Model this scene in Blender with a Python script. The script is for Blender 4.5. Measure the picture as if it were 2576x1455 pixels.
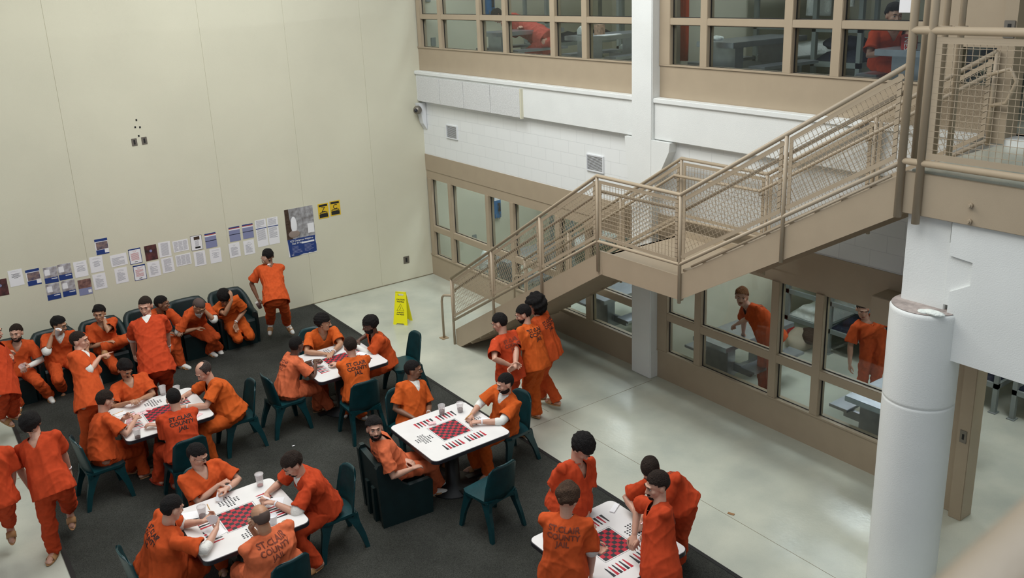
import bpy, bmesh, math, random
import numpy as np
from mathutils import Vector, Matrix, Euler
from mathutils.bvhtree import BVHTree
random.seed(7); rng = np.random.default_rng(7)
for o in list(bpy.data.objects): bpy.data.objects.remove(o, do_unlink=True)
SC = bpy.context.scene
COL = SC.collection
# ------------------------------------------------------------------ camera
RC = np.array([[0.80795349, -0.58800853, -0.03817237], [-0.19434286, -0.20475942, -0.95932499], [0.55627513, 0.7825085, -0.27971134]])
FPX = 2226.08
CP = np.array([-8.70089143, -15.09999215, 5.77705161])
PPX, PPY = 1288.0, 596.5
cam_d = bpy.data.cameras.new('camera'); cam = bpy.data.objects.new('camera', cam_d); COL.objects.link(cam)
cam_d.sensor_width = 36; cam_d.lens = FPX / 2576 * 36; cam_d.shift_y = -131 / 2576
cam_d.clip_start = 0.05; cam_d.clip_end = 100
m = Matrix.Identity(4)
for i in range(3):
    m[i][0] = RC[0, i]; m[i][1] = -RC[1, i]; m[i][2] = -RC[2, i]; m[i][3] = CP[i]
cam.matrix_world = m
cam_d.dof.use_dof = True; cam_d.dof.focus_distance = 11.0; cam_d.dof.aperture_fstop = 5.6
SC.camera = cam
# ------------------------------------------------------------------ world, colour
w = bpy.data.worlds.new('world'); SC.world = w; w.use_nodes = True
bg = w.node_tree.nodes['Background']; bg.inputs[0].default_value = (0.86, 0.93, 1.0, 1); bg.inputs[1].default_value = 0.42
SC.view_settings.view_transform = 'Standard'; SC.view_settings.look = 'None'
SC.view_settings.exposure = 0.0; SC.view_settings.gamma = 1.0; SC.view_settings.use_curve_mapping = False
# lamps: name, location, size x/y, watts, colour, rotation
def area(name, loc, sx, sy, watts, col, rot=(0, 0, 0)):
    l = bpy.data.lights.new(name, 'AREA'); l.shape = 'RECTANGLE'; l.size = sx; l.size_y = sy; l.energy = watts; l.color = col
    o = bpy.data.objects.new(name, l); COL.objects.link(o); o.location = loc; o.rotation_euler = rot
    return o
WARM = (1.0, 0.93, 0.74); COOL = (0.86, 0.93, 1.0); NEUT = (1.0, 0.97, 0.9)
area('hall_lamp', (-5.0, -6.2, 8.7), 5.0, 5.0, 420, NEUT)
area('skylight_lamp', (-4.5, -11.5, 8.7), 3.0, 4.5, 115, COOL)
area('stair_lamp', (-3.2, -3.8, 8.7), 2.0, 3.5, 170, COOL)
area('near_lamp', (-6.8, -11.0, 8.7), 3.0, 3.0, 130, NEUT)
area('wall_lamp', (-6.5, -2.2, 8.7), 6.0, 0.8, 40, WARM)

def at(px, py, X=None, Y=None, Z=None):
    """world point that the photo's pixel shows on the plane X=, Y= or Z="""
    r = RC.T @ np.array([(px - PPX) / FPX, (py - PPY) / FPX, 1.0])
    if Z is not None: t = (Z - CP[2]) / r[2]
    elif X is not None: t = (X - CP[0]) / r[0]
    else: t = (Y - CP[1]) / r[1]
    return CP + t * r
# ------------------------------------------------------------------ materials
def mat(name, col, rough=0.6, metal=0.0, bump=0.0, bscale=60.0, var=0.0, vscale=3.0, spec=0.5, col2=None, alpha=None, trans=0.0, coat=0.0, bdist=0.01):
    m = bpy.data.materials.new(name); m.use_nodes = True
    nt = m.node_tree; b = nt.nodes['Principled BSDF']
    b.inputs['Base Color'].default_value = (*col, 1); b.inputs['Roughness'].default_value = rough; b.inputs['Metallic'].default_value = metal
    b.inputs['Specular IOR Level'].default_value = spec
    if coat: b.inputs['Coat Weight'].default_value = coat; b.inputs['Coat Roughness'].default_value = 0.15
    tc = nt.nodes.new('ShaderNodeTexCoord')
    if var > 0:
        n = nt.nodes.new('ShaderNodeTexNoise'); n.inputs['Scale'].default_value = vscale; n.inputs['Detail'].default_value = 6
        nt.links.new(tc.outputs['Object'], n.inputs['Vector'])
        r = nt.nodes.new('ShaderNodeMix'); r.data_type = 'RGBA'
        c2 = col2 if col2 else tuple(max(0, c * (1 - var)) for c in col)
        r.inputs[6].default_value = (*col, 1); r.inputs[7].default_value = (*c2, 1)
        mr = nt.nodes.new('ShaderNodeMapRange'); mr.inputs[1].default_value = 0.35; mr.inputs[2].default_value = 0.68
        nt.links.new(n.outputs['Fac'], mr.inputs[0]); nt.links.new(mr.outputs[0], r.inputs[0]); nt.links.new(r.outputs[2], b.inputs['Base Color'])
    if bump > 0:
        n2 = nt.nodes.new('ShaderNodeTexNoise'); n2.inputs['Scale'].default_value = bscale; n2.inputs['Detail'].default_value = 4
        nt.links.new(tc.outputs['Object'], n2.inputs['Vector'])
        bp = nt.nodes.new('ShaderNodeBump'); bp.inputs['Strength'].default_value = bump; bp.inputs['Distance'].default_value = bdist
        nt.links.new(n2.outputs['Fac'], bp.inputs['Height']); nt.links.new(bp.outputs['Normal'], b.inputs['Normal'])
    return m
M = {}
M['cream'] = mat('cream_wall_paint', (0.655, 0.635, 0.50), 0.75, bump=0.25, bscale=140, var=0.06, vscale=0.8)
M['white'] = mat('white_concrete_paint', (0.76, 0.78, 0.76), 0.55, bump=0.2, bscale=90, var=0.05, vscale=2)
M['rough_white'] = mat('rough_acoustic_panel', (0.74, 0.75, 0.74), 0.9, bump=1.0, bscale=110, var=0.18, vscale=45)
M['tan'] = mat('tan_enamel_paint', (0.395, 0.318, 0.224), 0.38, bump=0.12, bscale=260, var=0.05, vscale=4)
M['tan_dark'] = mat('tan_frame_paint', (0.33, 0.245, 0.15), 0.4, var=0.04, vscale=4)
M['gasket'] = mat('black_gasket', (0.01, 0.01, 0.01), 0.6)
M['steel'] = mat('stainless_steel', (0.42, 0.45, 0.50), 0.32, metal=0.85, bump=0.05, bscale=200, var=0.15, vscale=8)
M['bunk'] = mat('grey_bunk_paint', (0.22, 0.25, 0.24), 0.5, var=0.1)
M['navy'] = mat('navy_mattress', (0.012, 0.016, 0.035), 0.7, bump=0.6, bscale=14, bdist=0.04)
M['linen'] = mat('white_linen', (0.72, 0.76, 0.72), 0.85, bump=0.9, bscale=9, bdist=0.06)
M['brown'] = mat('brown_blanket', (0.06, 0.035, 0.022), 0.9, bump=0.8, bscale=20, bdist=0.03)
M['chair'] = mat('teal_moulded_plastic', (0.003, 0.042, 0.050), 0.3, bump=0.25, bscale=180, var=0.3, vscale=10)
M['chair_dark'] = mat('dark_green_moulded_plastic', (0.004, 0.018, 0.020), 0.42, bump=0.25, bscale=120, var=0.25, vscale=9)
M['table'] = mat('white_laminate', (0.74, 0.73, 0.72), 0.35, var=0.04, vscale=6)
M['table_edge'] = mat('black_table_edge', (0.018, 0.016, 0.022), 0.4)
M['print_black'] = mat('black_print', (0.02, 0.022, 0.028), 0.5)
M['print_red'] = mat('red_print', (0.42, 0.012, 0.03), 0.5)
M['paper'] = mat('white_paper', (0.80, 0.80, 0.82), 0.8)
M['cup'] = mat('frosted_plastic_cup', (0.75, 0.74, 0.74), 0.35)
M['cola'] = mat('dark_drink', (0.05, 0.012, 0.008), 0.25)
M['yellow'] = mat('yellow_plastic', (0.85, 0.80, 0.01), 0.4)
M['ylw_sign'] = mat('yellow_sign_paper', (0.72, 0.48, 0.02), 0.6)
M['ink'] = mat('black_ink', (0.012, 0.012, 0.012), 0.7)
M['shirt_ink'] = mat('faded_black_shirt_print', (0.17, 0.036, 0.018), 0.85)
M['shirt_ink_dark'] = mat('black_shirt_print', (0.02, 0.01, 0.01), 0.85)
M['greytext'] = mat('grey_text_ink', (0.28, 0.28, 0.32), 0.8)
M['bluetext'] = mat('blue_grey_paper', (0.22, 0.24, 0.40), 0.75)
M['blue'] = mat('navy_blue_paper', (0.012, 0.04, 0.19), 0.6)
M['phone'] = mat('blue_phone_enamel', (0.015, 0.14, 0.34), 0.4)
M['redtext'] = mat('red_text_ink', (0.45, 0.08, 0.06), 0.8)
M['outlet'] = mat('steel_wall_plate', (0.22, 0.2, 0.17), 0.4, metal=0.6)
M['skirt'] = mat('grime', (0.2, 0.17, 0.11), 0.9)
M['sandal'] = mat('tan_sandal_rubber', (0.42, 0.22, 0.09), 0.6)
M['orange_shoe'] = mat('orange_canvas_shoe', (0.55, 0.06, 0.02), 0.7)
M['sock'] = mat('white_cotton', (0.72, 0.72, 0.68), 0.9, bump=0.5, bscale=60)
M['eye'] = mat('eye_white', (0.6, 0.57, 0.53), 0.3)
M['iris'] = mat('dark_iris', (0.015, 0.009, 0.006), 0.2)
M['lip'] = mat('lip', (0.30, 0.10, 0.075), 0.5)
M['wrist'] = mat('white_wristband', (0.75, 0.76, 0.8), 0.4)
M['glasses'] = mat('spectacle_metal', (0.05, 0.05, 0.05), 0.3, metal=0.5)
M['pencil'] = mat('yellow_pencil', (0.6, 0.3, 0.03), 0.5)
M['wood'] = mat('brown_scrap', (0.3, 0.16, 0.07), 0.8)
M['vent'] = mat('vent_enamel', (0.70, 0.72, 0.74), 0.5)
M['ceiling'] = mat('ceiling_paint', (0.7, 0.7, 0.66), 0.8)
M['lens'] = mat('camera_glass', (0.02, 0.02, 0.025), 0.1)
M['ret_dark'] = mat('dark_table_base', (0.006, 0.007, 0.008), 0.5)
M['lamp'] = mat('lamp_diffuser', (0.9, 0.9, 0.9), 0.5)
_b = M['lamp'].node_tree.nodes['Principled BSDF']; _b.inputs['Emission Color'].default_value = (0.93, 0.97, 1.0, 1); _b.inputs['Emission Strength'].default_value = 17.0

def glass_mat(name, tint, refl):
    m = bpy.data.materials.new(name); m.use_nodes = True; nt = m.node_tree; nt.nodes.clear()
    out = nt.nodes.new('ShaderNodeOutputMaterial'); mx = nt.nodes.new('ShaderNodeMixShader'); tr = nt.nodes.new('ShaderNodeBsdfTransparent'); gl = nt.nodes.new('ShaderNodeBsdfGlossy')
    tr.inputs[0].default_value = (*tint, 1); gl.inputs['Roughness'].default_value = 0.02
    lw = nt.nodes.new('ShaderNodeLayerWeight'); lw.inputs[0].default_value = 0.5
    pw = nt.nodes.new('ShaderNodeMath'); pw.operation = 'POWER'; pw.inputs[1].default_value = 4.0
    ml = nt.nodes.new('ShaderNodeMath'); ml.operation = 'MULTIPLY_ADD'; ml.inputs[1].default_value = 0.7; ml.inputs[2].default_value = 0.03
    nt.links.new(lw.outputs['Facing'], pw.inputs[0]); nt.links.new(pw.outputs[0], ml.inputs[0])
    nt.links.new(ml.outputs[0], mx.inputs[0]); nt.links.new(tr.outputs[0], mx.inputs[1]); nt.links.new(gl.outputs[0], mx.inputs[2]); nt.links.new(mx.outputs[0], out.inputs[0])
    return m
M['glass'] = glass_mat('window_glass', (0.86, 0.9, 0.9), 1.45)
def cup_mat():
    m = bpy.data.materials.new('clear_plastic_cup'); m.use_nodes = True; nt = m.node_tree; b = nt.nodes['Principled BSDF']
    b.inputs['Base Color'].default_value = (0.75, 0.72, 0.72, 1); b.inputs['Roughness'].default_value = 0.25; b.inputs['Alpha'].default_value = 0.34
    return m
M['clear'] = cup_mat()

def floor_mat():
    m = mat('polished_concrete', (0.55, 0.565, 0.475), 0.2, var=0.3, vscale=1.3, col2=(0.42, 0.445, 0.385), bump=0.06, bscale=25, bdist=0.02)
    nt = m.node_tree; b = nt.nodes['Principled BSDF']
    v = nt.nodes.new('ShaderNodeTexNoise'); v.inputs['Scale'].default_value = 180; v.inputs['Detail'].default_value = 2
    tc = nt.nodes['Texture Coordinate']; nt.links.new(tc.outputs['Object'], v.inputs['Vector'])
    mr = nt.nodes.new('ShaderNodeMapRange'); mr.inputs[1].default_value = 0.62; mr.inputs[2].default_value = 0.72; mr.inputs[3].default_value = 1.0; mr.inputs[4].default_value = 0.72
    mul = nt.nodes.new('ShaderNodeMix'); mul.data_type = 'RGBA'; mul.blend_type = 'MULTIPLY'; mul.inputs[0].default_value = 1
    src = b.inputs['Base Color'].links[0].from_socket
    nt.links.new(v.outputs['Fac'], mr.inputs[0]); nt.links.new(src, mul.inputs[6]); nt.links.new(mr.outputs[0], mul.inputs[7]); nt.links.new(mul.outputs[2], b.inputs['Base Color'])
    n = nt.nodes.new('ShaderNodeTexNoise'); n.inputs['Scale'].default_value = 3; nt.links.new(tc.outputs['Object'], n.inputs['Vector'])
    r2 = nt.nodes.new('ShaderNodeMapRange'); r2.inputs[3].default_value = 0.10; r2.inputs[4].default_value = 0.32
    nt.links.new(n.outputs['Fac'], r2.inputs[0]); nt.links.new(r2.outputs[0], b.inputs['Roughness'])
    return m
M['floor'] = floor_mat()
def carpet_mat():
    m = mat('charcoal_carpet', (0.098, 0.102, 0.090), 0.95, bump=1.0, bscale=220, var=0.6, vscale=130, spec=0.1, bdist=0.02)
    nt = m.node_tree; b = nt.nodes['Principled BSDF']; tc = nt.nodes['Texture Coordinate']
    n = nt.nodes.new('ShaderNodeTexNoise'); n.inputs['Scale'].default_value = 1.2; n.inputs['Detail'].default_value = 5; nt.links.new(tc.outputs['Object'], n.inputs['Vector'])
    mr = nt.nodes.new('ShaderNodeMapRange'); mr.inputs[1].default_value = 0.35; mr.inputs[2].default_value = 0.65; mr.inputs[3].default_value = 0.75; mr.inputs[4].default_value = 1.2
    mul = nt.nodes.new('ShaderNodeMix'); mul.data_type = 'RGBA'; mul.blend_type = 'MULTIPLY'; mul.inputs[0].default_value = 1
    src = b.inputs['Base Color'].links[0].from_socket
    nt.links.new(n.outputs['Fac'], mr.inputs[0]); nt.links.new(src, mul.inputs[6]); nt.links.new(mr.outputs[0], mul.inputs[7]); nt.links.new(mul.outputs[2], b.inputs['Base Color'])
    return m
M['carpet'] = carpet_mat()
def block_mat():
    m = mat('white_painted_block', (0.78, 0.80, 0.78), 0.6, var=0.03, vscale=3)
    nt = m.node_tree; b = nt.nodes['Principled BSDF']; tc = nt.nodes['Texture Coordinate']
    mp = nt.nodes.new('ShaderNodeMapping'); mp.inputs['Rotation'].default_value = (math.pi / 2, 0, math.pi / 2)
    sx = nt.nodes.new('ShaderNodeSeparateXYZ'); cx = nt.nodes.new('ShaderNodeCombineXYZ')
    nt.links.new(tc.outputs['Object'], sx.inputs[0]); nt.links.new(sx.outputs['Y'], cx.inputs['X']); nt.links.new(sx.outputs['Z'], cx.inputs['Y'])
    br = nt.nodes.new('ShaderNodeTexBrick'); br.inputs['Scale'].default_value = 1.0; br.inputs['Mortar Size'].default_value = 0.004; br.inputs['Brick Width'].default_value = 0.39; br.inputs['Row Height'].default_value = 0.195
    br.inputs['Color1'].default_value = (0.78, 0.80, 0.79, 1); br.inputs['Color2'].default_value = (0.76, 0.78, 0.77, 1); br.inputs['Mortar'].default_value = (0.68, 0.70, 0.70, 1)
    nt.links.new(cx.outputs[0], br.inputs['Vector']); nt.links.new(br.outputs['Color'], b.inputs['Base Color'])
    bp = nt.nodes.new('ShaderNodeBump'); bp.inputs['Strength'].default_value = 0.5; bp.inputs['Distance'].default_value = 0.01; bp.invert = True
    nt.links.new(br.outputs['Fac'], bp.inputs['Height']); nt.links.new(bp.outputs['Normal'], b.inputs['Normal'])
    return m
M['block'] = block_mat()
def cloth_mat(name, col):
    m = mat(name, col, 0.92, bump=0.5, bscale=420, var=0.14, vscale=26, spec=0.12, bdist=0.004)
    nt = m.node_tree; b = nt.nodes['Principled BSDF']; b.inputs['Sheen Weight'].default_value = 0.0
    return m
ORANGE = [cloth_mat('orange_uniform_cotton', (0.57, 0.088, 0.022)), cloth_mat('red_orange_uniform_cotton', (0.51, 0.060, 0.019)), cloth_mat('faded_orange_uniform_cotton', (0.66, 0.155, 0.065)), cloth_mat('bright_orange_uniform_cotton', (0.60, 0.110, 0.020)), cloth_mat('washed_red_uniform_cotton', (0.52, 0.10, 0.075))]
SKIN = {'light': mat('light_skin', (0.56, 0.315, 0.225), 0.5, var=0.12, vscale=14), 'tan': mat('tan_skin', (0.44, 0.235, 0.14), 0.5, var=0.12, vscale=14),
        'brown': mat('brown_skin', (0.22, 0.105, 0.06), 0.48, var=0.12, vscale=14), 'dark': mat('dark_skin', (0.11, 0.052, 0.032), 0.45, var=0.12, vscale=14)}
def hmat(n, c): return mat(n, c, 0.75, bump=1.0, bscale=110, var=0.55, vscale=90, bdist=0.02, spec=0.25)
HAIR = {'black': hmat('black_hair', (0.010, 0.008, 0.008)), 'brown': hmat('dark_brown_hair', (0.028, 0.016, 0.011)), 'mid': hmat('light_brown_hair', (0.09, 0.05, 0.03)), 'red': hmat('ginger_hair', (0.26, 0.11, 0.04)), 'shaved': mat('shaved_scalp_stubble', (0.09, 0.06, 0.05), 0.8, bump=0.5, bscale=300), 'grey': hmat('greying_hair', (0.07, 0.055, 0.05))}

# ------------------------------------------------------------------ mesh helpers
class MB:
    def __init__(s): s.bm = bmesh.new()
    def box(s, x0, x1, y0, y1, z0, z1, mi=0, bev=0.0):
        vs = [s.bm.verts.new(p) for p in ((x0, y0, z0), (x1, y0, z0), (x1, y1, z0), (x0, y1, z0), (x0, y0, z1), (x1, y0, z1), (x1, y1, z1), (x0, y1, z1))]
        fs = []
        for f in ((0, 3, 2, 1), (4, 5, 6, 7), (0, 1, 5, 4), (1, 2, 6, 5), (2, 3, 7, 6), (3, 0, 4, 7)):
            fc = s.bm.faces.new([vs[i] for i in f]); fc.material_index = mi; fs.append(fc)
        if bev:
            es = {e for f in fs for e in f.edges}
            bmesh.ops.bevel(s.bm, geom=list(es), offset=bev, segments=2, affect='EDGES', clamp_overlap=True)
        return s
    def obox(s, c, ax, ay, az, hx, hy, hz, mi=0):
        c = np.array(c, float); ax, ay, az = [np.array(a, float) / np.linalg.norm(a) for a in (ax, ay, az)]
        vs = [s.bm.verts.new(c + ax * hx * i + ay * hy * j + az * hz * k) for k in (-1, 1) for j, i in ((-1, -1), (-1, 1), (1, 1), (1, -1))]
        for f in ((0, 3, 2, 1), (4, 5, 6, 7), (0, 1, 5, 4), (1, 2, 6, 5), (2, 3, 7, 6), (3, 0, 4, 7)):
            fc = s.bm.faces.new([vs[i] for i in f]); fc.material_index = mi
        return s
    def prism(s, pts, axis, a0, a1, mi=0):
        """closed 2D outline (in the plane across axis) extruded from a0 to a1"""
        def P(p, a):
            return {'X': (a, p[0], p[1]), 'Y': (p[0], a, p[1]), 'Z': (p[0], p[1], a)}[axis]
        A = [s.bm.verts.new(P(p, a0)) for p in pts]; B = [s.bm.verts.new(P(p, a1)) for p in pts]
        n = len(pts); f = [s.bm.faces.new(A[::-1]), s.bm.faces.new(B)]
        for i in range(n): f.append(s.bm.faces.new((A[i], A[(i + 1) % n], B[(i + 1) % n], B[i])))
        for x in f: x.material_index = mi
        return s
    def rings(s, rings, cap=True, mi=0, closed=False):
        R = [[s.bm.verts.new(p) for p in r] for r in rings]; n = len(R[0]); L = len(R)
        for a in range(L if closed else L - 1):
            A, B = R[a], R[(a + 1) % L]
            for i in range(n):
                f = s.bm.faces.new((A[i], A[(i + 1) % n], B[(i + 1) % n], B[i])); f.smooth = True; f.material_index = mi
        if cap and not closed:
            for r in (R[0][::-1], R[-1]):
                f = s.bm.faces.new(r); f.material_index = mi
        return s
    def tube(s, pts, rad, seg=10, mi=0, closed=False, round_ends=False, flat=None):
        """pipe through pts; rad number or list; flat=(vector, ratio) squashes it"""
        P = [np.array(p, float) for p in pts]; n = len(P)
        rad = list(rad) if hasattr(rad, '__len__') else [rad] * n
        T = []
        for i in range(n):
            a = P[i] - P[i - 1] if (i > 0 or closed) else P[1] - P[0]; b = P[(i + 1) % n] - P[i] if (i < n - 1 or closed) else P[i] - P[i - 1]
            a = a / (np.linalg.norm(a) + 1e-9); b = b / (np.linalg.norm(b) + 1e-9); t = a + b; T.append(t / (np.linalg.norm(t) + 1e-9))
        if flat is not None: u = np.array(flat[0], float)
        else: u = np.array((0, 0, 1.0)) if abs(T[0][2]) < 0.9 else np.array((1.0, 0, 0))
        rg = []
        if round_ends and not closed:
            for k in (0.0, 0.5, 0.85):
                P2 = P[0] - T[0] * rad[0] * math.cos(math.asin(min(1, k))) ; rg.append((P2, T[0], max(rad[0] * k, rad[0] * 0.12)))
        for i in range(n): rg.append((P[i], T[i], rad[i]))
        if round_ends and not closed:
            for k in (0.85, 0.5, 0.0):
                P2 = P[-1] + T[-1] * rad[-1] * math.cos(math.asin(min(1, k))); rg.append((P2, T[-1], max(rad[-1] * k, rad[-1] * 0.12)))
        out = []
        for (c, t, r) in rg:
            u2 = u - t * (u @ t); u2 /= (np.linalg.norm(u2) + 1e-9); v = np.cross(t, u2); u = u2
            q = flat[1] if flat is not None else 1.0
            out.append([c + r * (u2 * math.cos(a) * q + v * math.sin(a)) for a in [2 * math.pi * k / seg for k in range(seg)]])
        return s.rings(out, cap=True, mi=mi, closed=closed)
    def ell(s, c, r, fr=None, seg=16, rg=10, mi=0):
        c = np.array(c, float); F = np.eye(3) if fr is None else np.array(fr)
        top = s.bm.verts.new(c + F[2] * r[2]); bot = s.bm.verts.new(c - F[2] * r[2]); R = []
        for i in range(1, rg):
            t = math.pi * i / rg
            R.append([s.bm.verts.new(c + F[0] * r[0] * math.sin(t) * math.cos(a) + F[1] * r[1] * math.sin(t) * math.sin(a) + F[2] * r[2] * math.cos(t)) for a in [2 * math.pi * k / seg for k in range(seg)]])
        def F3(*v):
            f = s.bm.faces.new(v); f.smooth = True; f.material_index = mi
        for k in range(seg):
            F3(top, R[0][k], R[0][(k + 1) % seg]); F3(bot, R[-1][(k + 1) % seg], R[-1][k])
            for i in range(rg - 2): F3(R[i][k], R[i + 1][k], R[i + 1][(k + 1) % seg], R[i][(k + 1) % seg])
        return s
    def lathe(s, c, prof, seg=24, mi=0):
        """prof: list of (radius, z) from bottom to top"""
        return s.rings([[(c[0] + r * math.cos(a), c[1] + r * math.sin(a), c[2] + z) for a in [2 * math.pi * k / seg for k in range(seg)]] for r, z in prof], mi=mi)
    def build(s, name, mats, parent=None, smooth=False, normals=True):
        if normals: bmesh.ops.recalc_face_normals(s.bm, faces=s.bm.faces)
        me = bpy.data.meshes.new(name); s.bm.to_mesh(me); s.bm.free()
        for m in (mats if isinstance(mats, (list, tuple)) else [mats]): me.materials.append(M[m] if isinstance(m, str) else m)
        if smooth: me.shade_smooth()
        o = bpy.data.objects.new(name, me); COL.objects.link(o)
        if parent is not None: o.parent = parent
        return o
def tag(o, label=None, cat=None, group=None, kind=None):
    if label: o['label'] = label
    if cat: o['category'] = cat
    if group: o['group'] = group
    if kind: o['kind'] = kind
    return o
def empty(name, loc=(0, 0, 0), rz=0.0):
    o = bpy.data.objects.new(name, None); COL.objects.link(o); o.empty_display_size = 0.1; o.location = loc; o.rotation_euler = (0, 0, rz); return o
def copy_tree(o, parent=None):
    c = o.copy(); COL.objects.link(c)
    if parent is not None: c.parent = parent
    for ch in [x for x in list(COL.objects) if x.parent == o]: copy_tree(ch, c)
    return c
def struct(name, mb, mats, **k):
    return tag(mb.build(name, mats, **k), kind='structure')
_fc = {}
def text_mesh(body, size, align='CENTER', spacing=1.0, bold=0.0):
    key = (body, size, align, spacing, bold)
    if key not in _fc:
        cu = bpy.data.curves.new('t', 'FONT'); cu.body = body; cu.size = size; cu.align_x = align; cu.space_line = spacing; cu.offset = bold; cu.resolution_u = 3
        ob = bpy.data.objects.new('t', cu); COL.objects.link(ob); dg = bpy.context.evaluated_depsgraph_get(); dg.update()
        me = bpy.data.meshes.new_from_object(ob.evaluated_get(dg)); bpy.data.objects.remove(ob, do_unlink=True); _fc[key] = me
    return _fc[key]
def text_obj(name, body, size, mtx, m, parent=None, thick=0.001, align='CENTER', bold=0.0, spacing=1.0):
    """flat lettering as thin raised ink"""
    bm = bmesh.new(); bm.from_mesh(text_mesh(body, size, align, spacing, bold))
    r = bmesh.ops.extrude_face_region(bm, geom=list(bm.faces)); bmesh.ops.translate(bm, vec=(0, 0, thick), verts=[v for v in r['geom'] if isinstance(v, bmesh.types.BMVert)])
    bmesh.ops.transform(bm, matrix=mtx, verts=bm.verts)
    me = bpy.data.meshes.new(name); bm.to_mesh(me); bm.free(); me.materials.append(M[m]); o = bpy.data.objects.new(name, me); COL.objects.link(o)
    if parent is not None: o.parent = parent
    return o

ONLY = None
# ================================================================== THE SETTING
struct('floor', MB().box(-13, 6, -18, 0.0, -0.2, 0.0), 'floor')
# left wall: precast panels with open vertical joints
mb = MB()
sx = [-13.0, -10.8, -8.6, -6.37, -4.1, -2.64, -1.18, 0.0]
for a, b in zip(sx[:-1], sx[1:]): mb.box(a + 0.003, b - (0.003 if b < 0 else 0), 0.0, 0.25, 0.0, 9.0)
mb.box(-13, 0, 0.006, 0.2, 0.0, 9.0)
struct('wall_left', mb, 'cream')
g = MB().box(-13, 0, -0.012, 0.0, 0.0, 0.014); struct('baseboard_left', g, 'skirt')
# floor control joints
for n, (x0, x1, y0, y1) in enumerate(((-1.942, -1.937, -18, -6.5), (-2.55, -0.15, -6.503, -6.498), (-1.942, -1.937, -6.3, -5.4), (-8.6, -7.96, -3.4, -3.39))):
    struct('trim_%d' % (n + 20), MB().box(x0, x1, y0, y1, -0.01, 0.0012), 'skirt')
# carpet
mb = MB().box(-7.95, -2.68, -18, -0.02, 0.0, 0.012)
o = mb.build('carpet', 'carpet'); tag(o, 'large charcoal grey carpet spread under the game tables', 'carpet')
MB().box(-2.70, -2.655, -18, -0.02, 0.0, 0.016).build('edge_strip', 'gasket', o)
MB().box(-7.98, -7.935, -18, -0.02, 0.0, 0.016).build('edge_strip', 'gasket', o)
# ---- back wall (X = 0): block wall between the storeys, tan steel panels, ledge beam
mb = MB().box(0.0, 0.25, -18, 0, 2.52, 4.15); struct('wall_back', mb, 'block')
mb = MB().box(0.0, 0.12, -10.42, 0, 0.0, 0.45).box(-0.02, 0.12, -6.06, 0, 0.43, 0.452).box(-0.02, 0.12, -10.42, -6.46, 0.43, 0.452); struct('trim_1', mb, 'tan')
mb = MB().box(-0.012, 0.2, -18, 0, 2.20, 2.52).box(0.0, 0.2, -18, 0, 2.03, 2.2); struct('trim_2', mb, 'tan')
mb = MB().box(0.0, 0.12, -10.42, 0, 4.15, 4.6).box(-0.02, 0.12, -6.06, 0, 4.585, 4.605).box(-0.02, 0.12, -10.42, -6.46, 4.585, 4.605); struct('trim_3', mb, 'tan')
mb = MB().box(0.0, 0.2, -18, 0, 6.17, 9.0); struct('trim_4', mb, 'tan')
mb = MB().box(-0.10, 0.0, -6.06, 0, 3.59, 4.15, bev=0.01).box(-0.13, 0.0, -6.06, 0, 4.09, 4.16, bev=0.01); struct('trim_5', mb, 'white')
mb = MB().box(-0.10, 0.0, -18, -6.46, 3.59, 4.15, bev=0.01).box(-0.13, 0.0, -10.9, -6.46, 4.09, 4.16, bev=0.01); struct('trim_6', mb, 'white')
# pilaster with its corbel
mb = MB().box(-0.15, 0.12, -6.46, -6.06, 0.0, 9.0, bev=0.012)
mb.prism([(-5.92, 3.58), (-5.98, 3.0), (-6.1, 2.6), (-6.42, 2.6), (-6.54, 3.0), (-6.78, 3.45), (-6.80, 3.58)], 'X', -0.145, 0.0)
struct('trim_7', mb, 'white')
# rough panels fixed along the ledge
py = [-0.09, -0.91, -1.72, -2.56, -3.42]
for i in range(4):
    o = MB().box(-0.135, -0.10, py[i + 1] + 0.006, py[i] - 0.006, 3.585, 4.06, bev=0.004).build('acoustic_panel', 'rough_white')
    tag(o, ['square rough white acoustic panel nearest the corner camera', 'second rough white acoustic panel from the corner on the ledge', 'third rough white acoustic panel from the corner on the ledge', 'rough white acoustic panel next to the narrow shadow strip'][i], 'panel', 'acoustic panels along the ledge')
o = MB().box(-0.15, -0.10, -3.465, -3.435, 3.575, 4.06).build('panel_shadow_strip', 'cream'); tag(o, 'narrow strip standing in for the shadow edge ending the rough ledge panels', 'strip')  # cream strip put in for the shadow edge where the panels end

# ---- window walls
def window_wall(n, z0, ztr0, ztr1, z1, ymull, yA, yB):
    root = empty('window_%d' % n, (0, (yA + yB) / 2, z0)); root['kind'] = 'structure'
    off = Vector(root.location)
    mb = MB()
    def bar(y0, y1, za, zb): mb.box(-0.02 , 0.11, y0 - off.y, y1 - off.y, za - off.z, zb - off.z, bev=0.006)
    for (a, b) in ymull: bar(a, b, z0, z1)
    mb.box(-0.017, 0.107, yB - off.y, yA - off.y, ztr0 - off.z, ztr1 - off.z, bev=0.006)
    mb2 = MB()
    mb.build('window_frame', 'tan', root)
    edges = sorted([e for m_ in ymull for e in m_], reverse=True)
    panes = [(edges[i], edges[i + 1]) for i in range(1, len(edges) - 1, 2)]
    gk = MB()
    for (a, b) in panes:
        for (za, zb) in ((z0, ztr0), (ztr1, z1)):
            MB().box(0.048, 0.056, b - off.y, a - off.y, za - off.z, zb - off.z).build('pane', 'glass', root)
            for (p, q, r, s_) in ((b, b + 0.012, za, zb), (a - 0.012, a, za, zb), (b, a, za, za + 0.010), (b, a, zb - 0.010, zb)):
                gk.box(0.036, 0.047, p - off.y, q - off.y, r - off.z, s_ - off.z)
    gk.build('gasket', 'gasket', root)
    # glazing stops
    return root
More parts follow.
